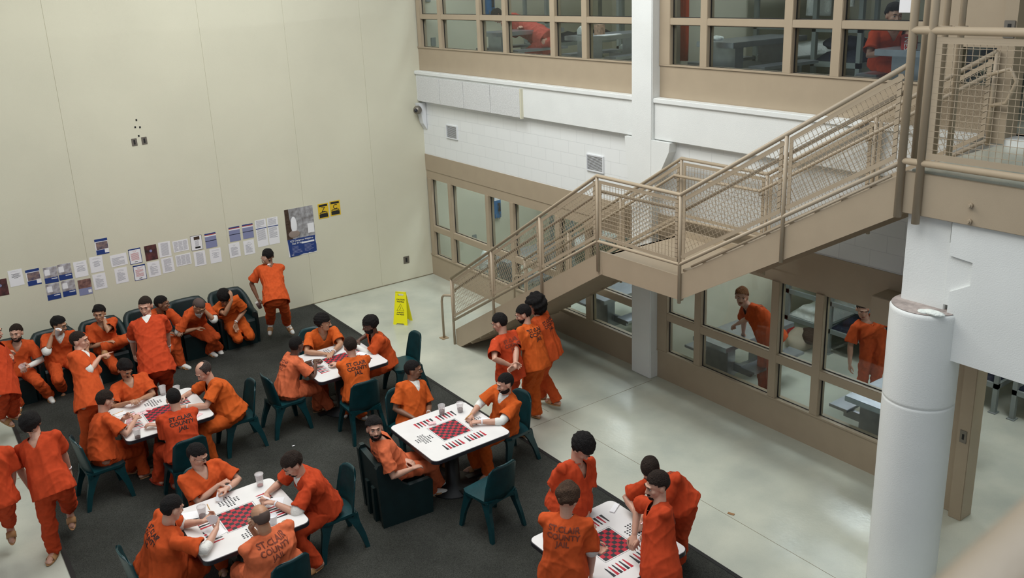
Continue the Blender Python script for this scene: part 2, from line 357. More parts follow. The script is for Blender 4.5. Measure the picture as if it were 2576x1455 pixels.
B1 = [(-0.18, -0.04), (-0.92, -0.80), (-2.19, -2.08), (-2.95, -2.84), (-4.23, -4.11), (-4.98, -4.86), (-6.06, -5.98)]
B2 = [(-6.66, -6.46), (-7.30, -7.18), (-8.58, -8.46), (-9.22, -9.10), (-10.42, -10.28)]
window_wall(1, 0.45, 0.95, 1.07, 2.04, B1, -0.04, -6.06)
window_wall(2, 0.45, 0.95, 1.07, 2.04, B2, -6.46, -10.42)
window_wall(3, 4.60, 5.12, 5.21, 6.17, B1, -0.04, -6.06)
window_wall(4, 4.60, 5.12, 5.21, 6.17, B2, -6.46, -10.42)
# wall panels and doorways right of the windows
mb = MB().box(-0.03, 0.10, -11.08, -10.42, 0.0, 2.2, bev=0.006).box(-0.12, 0.10, -11.12, -10.98, 0.0, 2.2, bev=0.006)
struct('trim_8', mb, 'tan')
mb = MB().box(-0.32, 0.0, -11.1, -10.0, 2.03, 2.33, bev=0.006); struct('trim_9', mb, 'tan')
mb = MB().box(-0.012, -0.002, -11.09, -11.0, 0.9, 1.04)
o = MB().box(-0.128, -0.12, -11.085, -11.015, 0.92, 1.06).box(-0.132, -0.128, -11.06, -11.04, 0.96, 1.02, mi=1).build('lock_plate', ['outlet', 'ink']); tag(o, 'grey steel lock plate on the tan door jamb beside the round column', 'lock plate')
mb = MB().box(-0.03, 0.10, -10.98, -10.42, 4.12, 4.62).box(-0.028, 0.10, -10.56, -10.42, 4.62, 6.2).box(-0.028, 0.10, -10.98, -10.9, 4.62, 6.2).box(-0.12, 0.12, -11.1, -10.98, 4.1, 6.2).box(-0.028, 0.1, -10.9, -10.56, 4.98, 6.2); struct('door_1', mb, 'tan')
MB().box(0.02, 0.03, -10.9, -10.56, 4.62, 4.98).build('pane', 'glass', bpy.data.objects['door_1'])
o = MB().box(-0.135, -0.12, -11.09, -10.99, 5.08, 5.24, bev=0.004).box(-0.14, -0.135, -11.055, -11.025, 5.11, 5.21, mi=1).build('lock_plate', ['outlet', 'ink']); tag(o, 'dark steel lock plate on the upper tan wall above the gallery', 'lock plate')
# ---- the cells behind the glass
def cell(n, z0, z1, y0, y1, x1, open_to=None):
    struct('floor_%d' % n, MB().box(0.12, x1, y0, y1, z0 - 0.15, z0), 'floor') if z0 > 0.5 else None
    struct('wall_rear_%d' % n, MB().box(x1, x1 + 0.15, y0, y1, z0, z1), 'cream_block')
    struct('ceiling_%d' % n, MB().box(0.1, x1 + 0.15, y0, y1, z1, z1 + 0.12), 'ceiling')
M['cream_block'] = mat('cream_cell_block', (0.62, 0.60, 0.47), 0.7, var=0.05)
cell(1, 0.0, 3.45, -6.2, 0, 5.0); cell(2, 0.0, 3.45, -13.2, -6.35, 5.0)
cell(3, 4.15, 7.6, -6.2, 0, 5.0); cell(4, 4.15, 7.6, -13.2, -6.35, 5.0)
for n, (y0, y1) in enumerate(((0.0, 0.25), (-6.35, -6.2), (-13.35, -13.2))):
    struct('wall_side_%d' % (n + 1), MB().box(0.12, 5.15, y0, y1, 0, 3.45).box(0.12, 5.15, y0, y1, 4.15, 7.6), 'cream_block')
def ceiling_light(x, y, z, label, sx=0.3, sy=1.2):
    r = empty('ceiling_light', (x, y, z)); tag(r, label, 'light', 'ceiling lights in the cells')
    MB().box(-sx - 0.03, sx + 0.03, -sy / 2 - 0.03, sy / 2 + 0.03, -0.05, 0.0).build('housing', 'vent', r)
    MB().box(-sx, sx, -sy / 2, sy / 2, -0.056, -0.05).build('diffuser', 'lamp', r)
ceiling_light(1.2, -1.6, 3.45, 'ceiling light of the lower left cell over its corner end'); ceiling_light(1.2, -4.6, 3.45, 'ceiling light of the lower left cell by the pilaster')
ceiling_light(3.0, -3.0, 3.45, 'ceiling light at the back of the lower left cell')
ceiling_light(1.6, -8.0, 3.45, 'ceiling light of the lower right cell over the leaning man'); ceiling_light(3.4, -8.0, 3.45, 'ceiling light at the back of the lower right cell'); ceiling_light(1.6, -11.3, 3.45, 'ceiling light of the lower right cell beyond the doorway')
ceiling_light(1.2, -1.6, 7.6, 'ceiling light of the upper left cell over its corner end'); ceiling_light(1.2, -4.6, 7.6, 'ceiling light of the upper left cell by the pilaster'); ceiling_light(1.6, -8.0, 7.6, 'ceiling light of the upper right cell'); 
# ---- gallery slab, concrete pier, beam, round column
mb = MB().box(-1.58, 0.0, -18, -11.05, 3.78, 4.08, bev=0.005); struct('floor_5', mb, 'floor')
mb = MB().box(-1.64, -1.56, -18, -11.0, 3.70, 4.06, bev=0.004); struct('trim_10', mb, 'tan')
for k, (yy, zz) in enumerate(((2443, 517), (2440, 557))):
    p = at(yy, zz, X=-1.64)
    o = MB().tube([(-1.64, p[1], p[2]), (-1.665, p[1], p[2])], 0.022, 6).tube([(-1.66, p[1], p[2]), (-1.68, p[1], p[2])], 0.012, 8).build('bolt', 'tan')
    tag(o, ['upper tan hexagon bolt head on the gallery beam', 'lower tan hexagon bolt head on the gallery beam'][k], 'bolt', 'bolts on the gallery beam')
CX, CY, CR = -1.52, -11.27, 0.305
col = MB().lathe((CX, CY, 0), [(CR, 0), (CR, 0.02), (CR, 1.97), (CR, 1.992), (CR - 0.007, 2.0), (CR, 2.008), (CR, 2.03), (CR, 2.84), (CR, 2.862), (CR - 0.012, 2.884), (CR - 0.03, 2.888), (0.02, 2.889), (0.001, 2.889)], 48)
col = col.build('round_column', M['white']); tag(col, 'thick round white concrete column standing at the lower right', 'column')
MB().lathe((CX, CY, 2.887), [(CR - 0.012, 0), (CR - 0.02, 0.006), (0.001, 0.007)], 40).build('bare_top', mat('bare_concrete', (0.42, 0.36, 0.33), 0.9, bump=0.8, bscale=40, var=0.4, vscale=14), col)
mb = MB().box(-1.56, -1.05, -11.44, -11.04, 2.88, 3.70, bev=0.008)
o = mb.build('concrete_pier', 'white'); tag(o, 'square white concrete pier standing on top of the round column', 'pier')
mb = MB().prism([(-18, 2.47), (-11.49, 2.47), (-11.49, 3.08), (-11.66, 3.18), (-11.66, 3.38), (-11.46, 3.40), (-11.46, 3.70), (-18, 3.70)], 'X', -1.60, -1.1)
mb.box(-1.575, -1.1, -11.66, -11.44, 2.95, 3.5)
o = mb.build('concrete_beam', 'white'); tag(o, 'broad white concrete beam running right from the pier under the gallery', 'beam')
o = MB().ell((-1.72, -11.44, 2.905), (0.05, 0.10, 0.022)).ell((-1.74, -11.36, 2.90), (0.04, 0.05, 0.018)).build('cloth_scrap', 'linen', smooth=True); tag(o, 'crumpled white cloth scrap lying on the round column top', 'cloth')

# ---- security camera, vents, wall plates
p = (-0.02, -0.13, 3.45)
r = empty('security_camera', (-0.06, -0.10, 3.32)); tag(r, 'grey dome security camera fixed in the corner under the ledge', 'camera')
MB().prism([(-0.10, 0.22), (0.05, 0.22), (0.05, -0.3), (-0.02, -0.18)], 'Y', -0.06, 0.08).build('bracket', 'vent', r)
MB().ell((-0.13, -0.05, 0.10), (0.085, 0.085, 0.085)).build('dome', 'outlet', r, smooth=True)
MB().ell((-0.19, -0.09, 0.10), (0.04, 0.04, 0.04)).build('lens', 'lens', r, smooth=True)
for k, (y0, y1, z0, z1) in enumerate(((-1.26, -0.88, 2.94, 3.20), (-5.32, -4.93, 2.92, 3.18))):
    r = empty('air_vent', (0, (y0 + y1) / 2, (z0 + z1) / 2)); tag(r, ['louvred air vent on the block wall nearer the corner', 'louvred air vent on the block wall nearer the pilaster'][k], 'vent', 'wall vents under the ledge')
    hy, hz = (y1 - y0) / 2, (z1 - z0) / 2
    mb = MB()
    for (a, b, c, d) in ((-hy, hy, hz - 0.02, hz), (-hy, hy, -hz, -hz + 0.02), (-hy, -hy + 0.02, -hz + 0.02, hz - 0.02), (hy - 0.02, hy, -hz + 0.02, hz - 0.02)): mb.box(-0.025, 0.0, a, b, c, d)
    mb.build('vent_frame', 'vent', r)
    mb = MB().box(-0.004, 0.0, -hy + 0.02, hy - 0.02, -hz + 0.02, hz - 0.02, mi=1)
    for q in range(12): 
        zc = -hz + 0.03 + q * (2 * hz - 0.05) / 12; mb.obox((-0.012, 0, zc + 0.006), (1, 0, -0.6), (0, 1, 0), (0.6, 0, 1), 0.009, hy - 0.02, 0.002)
    mb.build('louvre', ['vent', 'outlet'], r)
def plate(px, py, w_, h_, name, label, group=None, dark=True):
    p = at(px, py, Y=0)
    o = MB().box(-w_ / 2, w_ / 2, -0.008, 0, -h_ / 2, h_ / 2, bev=0.002).build(name, 'outlet'); o.location = (p[0], 0, p[2]); tag(o, label, 'wall plate', group)
    if dark: MB().box(-w_ * 0.16, w_ * 0.16, -0.011, -0.006, -h_ * 0.3, h_ * 0.3).build('socket', 'ink', o)
plate(338, 358, 0.085, 0.12, 'wall_plate', 'steel wall plate high on the cream wall, left of the pair', 'paired wall plates')
plate(363, 354, 0.085, 0.12, 'wall_plate', 'steel wall plate high on the cream wall, right of the pair', 'paired wall plates')
plate(1022, 654, 0.13, 0.15, 'wall_outlet', 'grey steel outlet low on the cream wall near the corner')
for k, (a, b) in enumerate(((343, 302), (340, 320), (352, 320), (349, 342))):
    p = at(a, b, Y=0); o = MB().box(-0.012, 0.012, -0.006, 0, -0.014, 0.014).build('bolt_anchor', 'ink'); o.location = (p[0], 0, p[2]); tag(o, ['topmost dark bolt anchor above the paired wall plates', 'dark bolt anchor above the paired plates, on the left', 'dark bolt anchor above the paired plates, on the right', 'dark bolt anchor just above the paired wall plates'][k], 'anchor', 'bolt anchors in the cream wall')

# ================================================================== STAIRCASE
SXF, SXB = -1.61, -0.19
def clip(poly, p, d):
    """clip line p+t*d to a convex polygon"""
    t0, t1 = -1e9, 1e9; n = len(poly); area_ = sum(poly[i][0] * poly[(i + 1) % n][1] - poly[(i + 1) % n][0] * poly[i][1] for i in range(n))
    P_ = poly if area_ > 0 else poly[::-1]
    for i in range(n):
        a = np.array(P_[i]); b = np.array(P_[(i + 1) % n]); e = b - a; nrm = np.array((-e[1], e[0]))
        den = nrm @ d; num = nrm @ (a - p)
        if abs(den) < 1e-12:
            if num > 0: return None
            continue
        t = num / den
        if den > 0: t0 = max(t0, t)
        else: t1 = min(t1, t)
    return (t0, t1) if t1 > t0 + 1e-4 else None
def mesh_panel(x, poly, ang, parent, sp=0.052, fr=0.020, wr=0.0020):
    """welded wire panel in the plane X=x; poly in (Y, Z)"""
    poly = [np.array(p, float) for p in poly]; c = sum(poly) / len(poly)
    mb = MB()
    for i in range(len(poly)):
        a, b = poly[i], poly[(i + 1) % len(poly)]; d = b - a; L = np.linalg.norm(d); d = d / L; nn = np.array((-d[1], d[0])); nn = nn if nn @ (c - (a + b) / 2) > 0 else -nn
        mid = (a + b) / 2 + nn * fr
        mb.obox((x, mid[0], mid[1]), (0, d[0], d[1]), (0, nn[0], nn[1]), (1, 0, 0), L / 2 - 0.0006 * i, fr, 0.005 - 0.0005 * i)
    mb.build('mesh_frame', 'tan', parent)
    mb = MB()
    for k, th in enumerate((ang, ang + math.pi / 2)):
        d = np.array((math.cos(th), math.sin(th))); q = np.array((-d[1], d[0])); R = max(np.linalg.norm(p - c) for p in poly); N = int(R / sp) + 2
        for j in range(-N, N + 1):
            pp = c + q * sp * j; t = clip(poly, pp, d)
            if t is None: continue
            a = pp + d * t[0]; b = pp + d * t[1]; m_ = (a + b) / 2
            mb.obox((x + (0.0025 if k else -0.0025), m_[0], m_[1]), (0, d[0], d[1]), (0, q[0], q[1]), (1, 0, 0), (t[1] - t[0]) / 2, wr, wr)
    mb.build('wire_mesh', 'tan', parent)
st = empty('staircase', (-0.9, -3.5, 0)); tag(st, 'tan steel staircase with wire mesh railings climbing past the cells', 'staircase')
class Loc:  # build children in world coordinates under a moved empty
    pass
def W(o): o.location = (o.location[0] - o.parent.location[0], o.location[1] - o.parent.location[1], o.location[2] - o.parent.location[2]); return o
_children_world = []
def bt(mb, name, m, parent, **k):
    o = mb.build(name, m, parent, **k); L = parent.location; o.location = (-L[0], -L[1], -L[2]); return o
def top1(y): return 0.27 + (-3.45 - y) * (2.42 - 0.27) / 3.58
def top2(y): return 2.48 + (-8.43 - y) * (4.03 - 2.48) / 2.56
for x in (SXF, SXB):
    x0, x1 = (x - 0.02, x + 0.02)
    bt(MB().prism([(-3.45, 0.0), (-3.58, 0.0), (-7.10, 2.15), (-7.05, 2.42), (-3.45, 0.27)], 'X', x0, x1), 'stringer', 'tan', st)
    bt(MB().prism([(-7.0, 2.13), (-8.45, 2.16), (-8.45, 2.48), (-8.40, 2.45), (-7.03, 2.44)], 'X', x0 + 0.004, x1 - 0.004), 'landing_fascia', 'tan', st)
    bt(MB().prism([(-8.38, 2.14), (-11.02, 3.68), (-11.02, 4.05), (-8.43, 2.48), (-8.38, 2.40)], 'X', x0, x1), 'stringer', 'tan', st)
bt(MB().box(SXF + 0.02, SXB - 0.02, -8.45, -7.03, 2.30, 2.36), 'landing_plate', 'tan', st)
bt(MB().box(SXF + 0.02, SXB - 0.02, -7.07, -7.03, 2.14, 2.36), 'landing_edge', 'tan_dark', st)
n1, n2 = 13, 9
for i in range(n1):
    y = -3.60 - i * (3.45 / n1); z = (i + 1) * (2.36 / (n1 + 1))
    bt(MB().box(SXF + 0.02, SXB - 0.02, y - 3.45 / n1 - 0.01, y + 0.02, z - 0.03, z).box(SXF + 0.02, SXB - 0.02, y - 0.012, y, z - 0.168, z - 0.03), 'tread', 'tan', st)
for i in range(n2):
    y = -8.45 - i * (2.5 / n2); z = 2.36 + (i + 1) * (1.70 / (n2 + 1))
    bt(MB().box(SXF + 0.02, SXB - 0.02, y - 2.5 / n2 - 0.01, y + 0.02, z - 0.03, z).box(SXF + 0.02, SXB - 0.02, y - 0.012, y, z - 0.17, z - 0.03), 'tread', 'tan', st)
def rl1(y): return 1.15 + (-3.42 - y) * (3.41 - 1.15) / 3.61
def rl2(y): return 3.41 + (-8.43 - y) * (4.96 - 3.41) / 2.54
def rail_z(y): return rl1(y) if y > -7.03 else (3.41 if y > -8.43 else rl2(y))
def low_z(y): return (0.42 + (-3.42 - y) * (2.57 - 0.42) / 3.61) if y > -7.03 else (2.57 if y > -8.43 else 2.60 + (-8.43 - y) * (4.13 - 2.60) / 2.54)
posts = [-3.42, -4.62, -5.84, -7.03, -8.43, -9.8, -10.97]
pz0 = [0.0, 0.62, 1.36, 2.17, 2.13, 2.95, 3.66]
for x, sgn in ((SXF, -1), (SXB, 1)):
    xr = x + sgn * 0.035
    for y, z in zip(posts, pz0):
        if y < -10.9: continue
        bt(MB().tube([(xr, y, z), (xr, y, rail_z(y))], 0.021, 10), 'post', 'tan', st)
    bt(MB().tube([(xr, y, rail_z(y)) for y in (-3.42, -7.03, -8.43, -10.97)], 0.0235, 12), 'top_rail', 'tan', st)
    bt(MB().tube([(xr, y, low_z(y)) for y in (-3.42, -7.03, -8.43, -10.97)], 0.021, 12), 'lower_rail', 'tan', st)
    xi = x - sgn * 0.06
    pts = [(xi, y, rail_z(y) - 0.20) for y in (-3.35, -7.0, -8.40, -10.95)]
    bt(MB().tube(pts, 0.0205, 12), 'handrail', 'tan', st)
    mb = MB()
    for y in posts[:-1]: mb.tube([(xr, y + 0.03, rail_z(y) - 0.26), (xi, y + 0.03, rail_z(y) - 0.26), (xi, y + 0.03, rail_z(y) - 0.21)], 0.008, 6)
    bt(mb, 'handrail_bracket', 'tan', st)
    mb = MB()
    for (a, b) in ((-8.6, -10.9),):
        za, zb = low_z(a) - 0.13, low_z(b) - 0.09; mb.tube([(xr + sgn * -0.01, a, top2(a) + 0.03), (xr + sgn * -0.01, b, top2(b) + 0.03)], 0.013, 8)
    bt(mb, 'toe_rail', 'tan', st)
    for a, b in zip(posts[:-1], posts[1:]):
        a2, b2 = a - 0.035, b + 0.035
        if abs(a - (-7.03)) < .01: th = 0.0
        else: th = math.atan2(rail_z(b2) - rail_z(a2), b2 - a2)
        tmp = empty('x'); bpy.data.objects.remove(tmp)
        k0 = set(COL.objects)
        mesh_panel(xr, [(a2, low_z(a2) + 0.05), (b2, low_z(b2) + 0.05), (b2, rail_z(b2) - 0.05), (a2, rail_z(a2) - 0.05)], th, st)
        for o in set(COL.objects) - k0: o.location = (-st.location[0], -st.location[1], -st.location[2])
# looped foot of the handrail at the bottom step
for x in (SXF - 0.035, SXB + 0.035):
    bt(MB().tube([(x, -3.08, 0.0), (x, -3.08, 0.66), (x, -3.10, 0.74), (x, -3.16, 0.79), (x, -3.42, 0.86)], 0.02, 10), 'newel_loop', 'tan', st)
    bt(MB().box(x - 0.06, x + 0.06, -3.14, -3.02, 0, 0.012), 'foot_plate', 'tan_dark', st)
# back corner of the landing and looped rail end at the top of the far side
bt(MB().tube([(SXB - 0.06, -10.95, rail_z(-10.95) - 0.2), (SXB - 0.06, -11.15, rail_z(-10.97) - 0.14), (SXB - 0.06, -11.22, rail_z(-10.97) - 0.25), (SXB - 0.06, -11.15, rail_z(-10.97) - 0.45), (SXB + 0.03, -10.98, rail_z(-10.97) - 0.5)], 0.0205, 10), 'rail_loop', 'tan', st)
bt(MB().tube([(SXB + 0.035, -10.97, 4.08), (SXB + 0.035, -10.97, rail_z(-10.97))], 0.021, 10), 'post', 'tan', st)
# ---- gallery railing
gr = empty('gallery_railing', (-1.61, -11.1, 4.08)); tag(gr, 'tan gallery railing with a large wire mesh panel at the upper right', 'railing')
xr = SXF - 0.05
def pipe(name, pts, r_): bt(MB().tube(pts, r_, 12), name, 'tan', gr)
pipe('tall_post', [(xr, -11.0, 3.66), (xr, -11.0, 8.0)], 0.034)
pipe('tall_post', [(xr, -11.17, 3.63), (xr, -11.17, 8.0)], 0.034)
pipe('tall_post', [(-1.43, -10.98, 4.1), (-1.43, -10.98, 8.0)], 0.03)
pb = at(2348, 392, Z=4.1); pm = at(2360, 64, X=pb[0])
pipe('tall_post', [(pb[0], pb[1], 4.1), (pb[0], pb[1], 8.0)], 0.027)
pipe('tall_post', [(pb[0], pb[1] - 0.14, 4.1), (pb[0], pb[1] - 0.14, 8.0)], 0.027)
pipe('collar', [(pb[0], pb[1], pm[2] - 0.03), (pb[0], pb[1], pm[2])], 0.05); pipe('collar', [(pb[0], pb[1] - 0.14, pm[2] - 0.03), (pb[0], pb[1] - 0.14, pm[2])], 0.05)
pipe('top_rail', [(xr, -11.0, 5.25), (xr, -18.0, 5.25)], 0.034)
pipe('lower_rail', [(xr, -11.0, 4.16), (xr, -18.0, 4.16)], 0.03)
pipe('post', [(xr, -13.2, 3.7), (xr, -13.2, 5.25)], 0.03)
for a, b in ((-11.21, -13.16), (-13.24, -15.6)):
    k0 = set(COL.objects)
    mesh_panel(xr, [(a, 4.20), (b, 4.20), (b, 5.20), (a, 5.20)], 0.0, gr, fr=0.026)
    for o in set(COL.objects) - k0: o.location = (-gr.location[0], -gr.location[1], -gr.location[2])
# ---- near handrail, out of focus at the lower right corner
e0 = np.array(at(2576, 1240, Z=CP[2] - 0.26)); e1 = np.array(at(2335, 1455, Z=CP[2] - 0.26)); d = (e0 - e1) / np.linalg.norm(e0 - e1)
sd = np.array((d[1], -d[0], 0)); sd = sd if sd @ (RC[0]) > 0 else -sd
nr = MB().tube([e1 + sd * 0.042 - d * 1.6 - np.array((0, 0, 0.02)), e0 + sd * 0.042 + d * 2.2 - np.array((0, 0, 0.02))], 0.045, 20)
tag(nr.build('handrail', 'tan'), 'blurred tan handrail close by in the lower right corner', 'handrail')
# ================================================================== GAME TABLES
def rrect(h, r, n=5):
    P = []
    for cx, cy, a0 in ((h - r, h - r, 0), (-h + r, h - r, 90), (-h + r, -h + r, 180), (h - r, -h + r, 270)):
        for k in range(n + 1): a = math.radians(a0 + 90 * k / n); P.append((cx + r * math.cos(a), cy + r * math.sin(a)))
    return P
def game_table(x, y, rot, label):
    t = empty('game_table', (x, y, 0), rot); tag(t, label, 'table', 'white game tables on the carpet')
    MB().prism(rrect(0.525, 0.075), 'Z', 0.705, 0.745).build('table_edge', 'table_edge', t)
    MB().prism(rrect(0.518, 0.07), 'Z', 0.735, 0.751).build('tabletop', 'table', t)
    MB().lathe((0, 0, 0), [(0.30, 0), (0.30, 0.03), (0.09, 0.07), (0.08, 0.66), (0.22, 0.705)], 20).build('pedestal', 'ret_dark', t)
    MB().box(-0.38, 0.38, -0.04, 0.04, 0.0, 0.05).box(-0.04, 0.04, -0.38, 0.38, 0, 0.05).build('foot', 'ret_dark', t)
    s = 0.36 / 8; z = 0.751
    mb = MB()
    for i in range(8):
        for j in range(8): mb.box(-0.18 + i * s, -0.18 + (i + 1) * s, -0.18 + j * s, -0.18 + (j + 1) * s, z, z + 0.0008, mi=(i + j) % 2)
    for a, b in ((0.192, 0.195),):
        mb.box(-b, b, a, b, z, z + 0.0008); mb.box(-b, b, -b, -a, z, z + 0.0008); mb.box(a, b, -b, b, z, z + 0.0008); mb.box(-b, -a, -b, b, z, z + 0.0008)
    mb.build('chessboard_print', ['print_black', 'print_red'], t)
    for sg in (-1, 1):
        mb = MB()
        for k in range(12):
            xx = -0.255 + k * 0.042 + (0.045 if k > 5 else 0)
            y0, y1 = sg * 0.385, sg * 0.245
            pts = [(xx - 0.016, y0), (xx + 0.016, y0), (xx + 0.007, y1 + sg * 0.03), (xx + 0.010, y1 + sg * 0.022), (xx, y1), (xx - 0.010, y1 + sg * 0.022), (xx - 0.007, y1 + sg * 0.03)]
            mb.prism(pts if sg < 0 else pts[::-1], 'Z', z, z + 0.0008, mi=(k + (sg > 0)) % 2)
        mb.build('backgammon_print', ['print_black', 'print_red'], t)
    for sg in (-1, 1):
        mb = MB()
        for i in range(7):
            for j in range(7):
                if (i < 2 or i > 4) and (j < 2 or j > 4): continue
                cx, cy = sg * 0.345 + (i - 3) * 0.031, (j - 3) * 0.031
                mb.prism([(cx + 0.0105 * math.cos(a * math.pi / 4), cy + 0.0105 * math.sin(a * math.pi / 4)) for a in range(8)], 'Z', z, z + 0.0008)
        mb.build('peg_game_print', 'print_black', t)
    return t
TB = {'A': (-6.53, -4.33), 'B': (-4.10, -4.33), 'C': (-3.975, -7.04), 'D': (-6.53, -7.20), 'E': (-4.01, -9.82)}
Q = math.pi / 2
game_table(*TB['A'], Q, 'white game table at the left with four seated men and a spread of cards')
game_table(*TB['B'], Q, 'white game table nearest the far wall, four men leaning on it')
game_table(*TB['C'], 0, 'white game table in the middle with two dark drinks and a free side')
game_table(*TB['D'], Q, 'white game table at the bottom left with a bald man seated in front')
game_table(*TB['E'], 0, 'white game table at the bottom right with four men standing round it')
TZ = 0.752
# ================================================================== CHAIRS
def make_chair():
    r = empty('stacking_chair')
    MB().prism([(0.22, -0.20), (0.22, 0.20), (0.15, 0.235), (-0.17, 0.215), (-0.20, 0.15), (-0.20, -0.15), (-0.17, -0.215), (0.15, -0.235)], 'Z', 0.415, 0.445).build('seat', 'chair', r)
    # curved back shell leaning backwards with a rounded top
    mb = MB(); rows = []
    N = 11
    hs = [0.40, 0.50, 0.62, 0.74, 0.82, 0.86]
    for side in (0, 1):
        rr = []
        for z in hs:
            w_ = 0.215 - 0.10 * max(0, (z - 0.40) / 0.46) ** 2 * 0.30; xb = -0.185 - 0.17 * (z - 0.42)
            rr.append([(xb + 0.055 * (abs(2 * k / (N - 1) - 1)) ** 2.2 - (0.018 if side else 0), w_ * (2 * k / (N - 1) - 1), z - (0.065 * (abs(2 * k / (N - 1) - 1)) ** 5 if z > 0.83 else (0.035 * abs(2 * k / (N - 1) - 1) ** 5 if z > 0.7 else 0))) for k in range(N)])
        rows.append(rr)
    mb.rings([a + b[::-1] for a, b in zip(rows[0], rows[1])])
    o = mb.build('backrest', 'chair', r)
    for s in (-1, 1):
        for fx in (1, -1):
            x0, x1, y0, y1 = (0.17, 0.235, 0.185 * s, 0.245 * s) if fx > 0 else (-0.165, -0.265, 0.18 * s, 0.235 * s)
            rg = []
            for t, wx, wy in ((0, 0.075, 0.022), (0.25, 0.045, 0.022), (0.6, 0.032, 0.02), (1, 0.022, 0.018)):
                cx, cy, z = x0 + (x1 - x0) * t, y0 + (y1 - y0) * t, 0.43 * (1 - t)
                sh = -fx * wx * 0.5 if t < 0.3 else 0
                rg.append([(cx + sh - wx, cy - wy, z), (cx + sh + wx, cy - wy, z), (cx + sh + wx, cy + wy, z), (cx + sh - wx, cy + wy, z)])
            b = MB().rings(rg)
            for f in b.bm.faces: f.smooth = False
            b.build('leg', 'chair', r)
    # arched skirt under the seat
    mb = MB()
    for s in (-1, 1):
        pts = [(-0.19, 0.43), (-0.19, 0.36), (-0.12, 0.395), (0.0, 0.405), (0.12, 0.395), (0.20, 0.36), (0.20, 0.43)]
        mb.prism(pts, 'Y', 0.20 * s - 0.012, 0.20 * s + 0.012); mb.prism(pts, 'X', 0.19 * s - 0.012, 0.19 * s + 0.012)
    mb.build('skirt', 'chair', r)
    return r
_ch0 = make_chair(); _used = [False]
def place_chair(x, y, deg, label, z=0.012):
    c = copy_tree(_ch0) if _used[0] else _ch0
    _used[0] = True
    c.location = (x, y, z); c.rotation_euler = (0, 0, math.radians(deg)); tag(c, label, 'chair', 'teal plastic stacking chairs'); return c
def tub_chair():
    r = empty('armchair')
    path = []
    for k in range(25):
        a = math.radians(-128 + 256 * k / 24)  # angle round the back
        ca, sa = math.cos(a), math.sin(a); q = (abs(ca) ** 3.2 + abs(sa) ** 3.2) ** (-1 / 3.2)
        path.append((-0.02 - ca * q * 0.36, sa * q * 0.335, abs(a)))
    rg = []
    for (x, y, aa) in path:
        front = max(0, x + 0.02) / 0.36; x2 = x * 1.0 + (0.12 if x > 0.1 else 0)
        h = 0.84 - 0.26 * min(1, max(0, (x + 0.30) / 0.40)) ** 0.8 - 0.05 * front
        nx, ny = (x + 0.02), y; L = math.hypot(nx, ny); nx, ny = nx / L, ny / L; tck = 0.085
        o_ = lambda d, z: (x2 - nx * d, y - ny * d, z)
        rg.append([o_(0.0, 0.0), o_(-0.02, 0.3), o_(-0.01, h - 0.03), o_(tck * .3, h), o_(tck * .8, h - 0.01), o_(tck, h - 0.05), o_(tck + 0.01, 0.3), o_(tck, 0.0)])
    MB().rings(rg).build('shell', 'chair_dark', r)
    MB().prism([(0.36, 0.0), (0.36, 0.40), (0.34, 0.44), (0.0, 0.42), (-0.31, 0.40), (-0.31, 0.0)], 'Y', -0.25, 0.25).build('seat', 'chair_dark', r)
    return r
tub0 = tub_chair(); tubs = [(-7.80, 'the far left end, under a bearded man'), (-7.13, 'where the man drinking from a white cup sits'), (-6.45, 'under the man resting his chin on his hand'), (-5.78, 'behind the standing man with a white undershirt'), (-5.10, 'under the man with the shaved head'), (-4.42, 'the right end of the wall row, under a bowed man')]
for i, (x, l) in enumerate(tubs):
    c = tub0 if i == 0 else copy_tree(tub0)
    c.location = (x, -0.80, 0.012); c.rotation_euler = (0, 0, math.radians(-90)); tag(c, 'dark green moulded armchair at ' + l if 'end' in l else 'dark green moulded armchair ' + l, 'armchair', 'moulded armchairs along the cream wall')
# block armchair of the man turned round
r = empty('block_armchair', (-4.71, -7.03, 0.012), math.radians(-6)); tag(r, 'dark green solid block armchair with its back to the bottom left', 'armchair')
prof = [(-0.30, 0), (-0.33, 0.74), (-0.30, 0.78), (-0.25, 0.78), (-0.02, 0.47), (0.04, 0.43), (0.28, 0.44), (0.32, 0.41), (0.30, 0.0)]
for s in (-1, 1): MB().prism(prof, 'Y', 0.27 * s - 0.03, 0.27 * s + 0.03).build('side_panel', 'chair_dark', r)
MB().prism([(-0.28, 0.0), (-0.31, 0.74), (-0.24, 0.74), (-0.13, 0.43), (-0.13, 0.0)], 'Y', -0.25, 0.25).build('backrest', 'chair_dark', r)
mb = MB()
for yy in (-0.09, 0.09): mb.box(-0.325, -0.27, yy - 0.035, yy + 0.035, 0, 0.42)
mb.build('back_rib', 'chair_dark', r)
MB().box(-0.15, 0.29, -0.25, 0.25, 0.0, 0.40, bev=0.02).build('seat', 'chair_dark', r)

# ================================================================== CELL FURNITURE
def steel_table(x, y, z0, lab):
    r = empty('steel_table', (x, y, z0)); tag(r, lab, 'table', 'fixed steel tables in the cells')
    MB().box(-0.75, 0.75, -0.31, 0.31, 0.68, 0.75, bev=0.006).build('tabletop', 'steel', r)
    for sx_ in (-0.5, 0.45): MB().box(sx_ - 0.08, sx_ + 0.08, -0.2, 0.2, 0, 0.68).build('pedestal', 'steel', r)
    MB().box(-0.5, 0.45, -0.04, 0.04, 0.12, 0.2).build('crossbar', 'steel', r)
    for s in (-1, 1):
        b = MB().box(-0.55, 0.55, 0.52 * s - 0.13, 0.52 * s + 0.13, 0.41, 0.45, bev=0.004).build('bench', 'steel', r)
        MB().box(-0.45, -0.40, min(0, 0.5 * s), max(0, 0.5 * s), 0.30, 0.41).box(0.35, 0.40, min(0, 0.5 * s), max(0, 0.5 * s), 0.30, 0.41).build('bench_arm', 'steel', b)
    return r
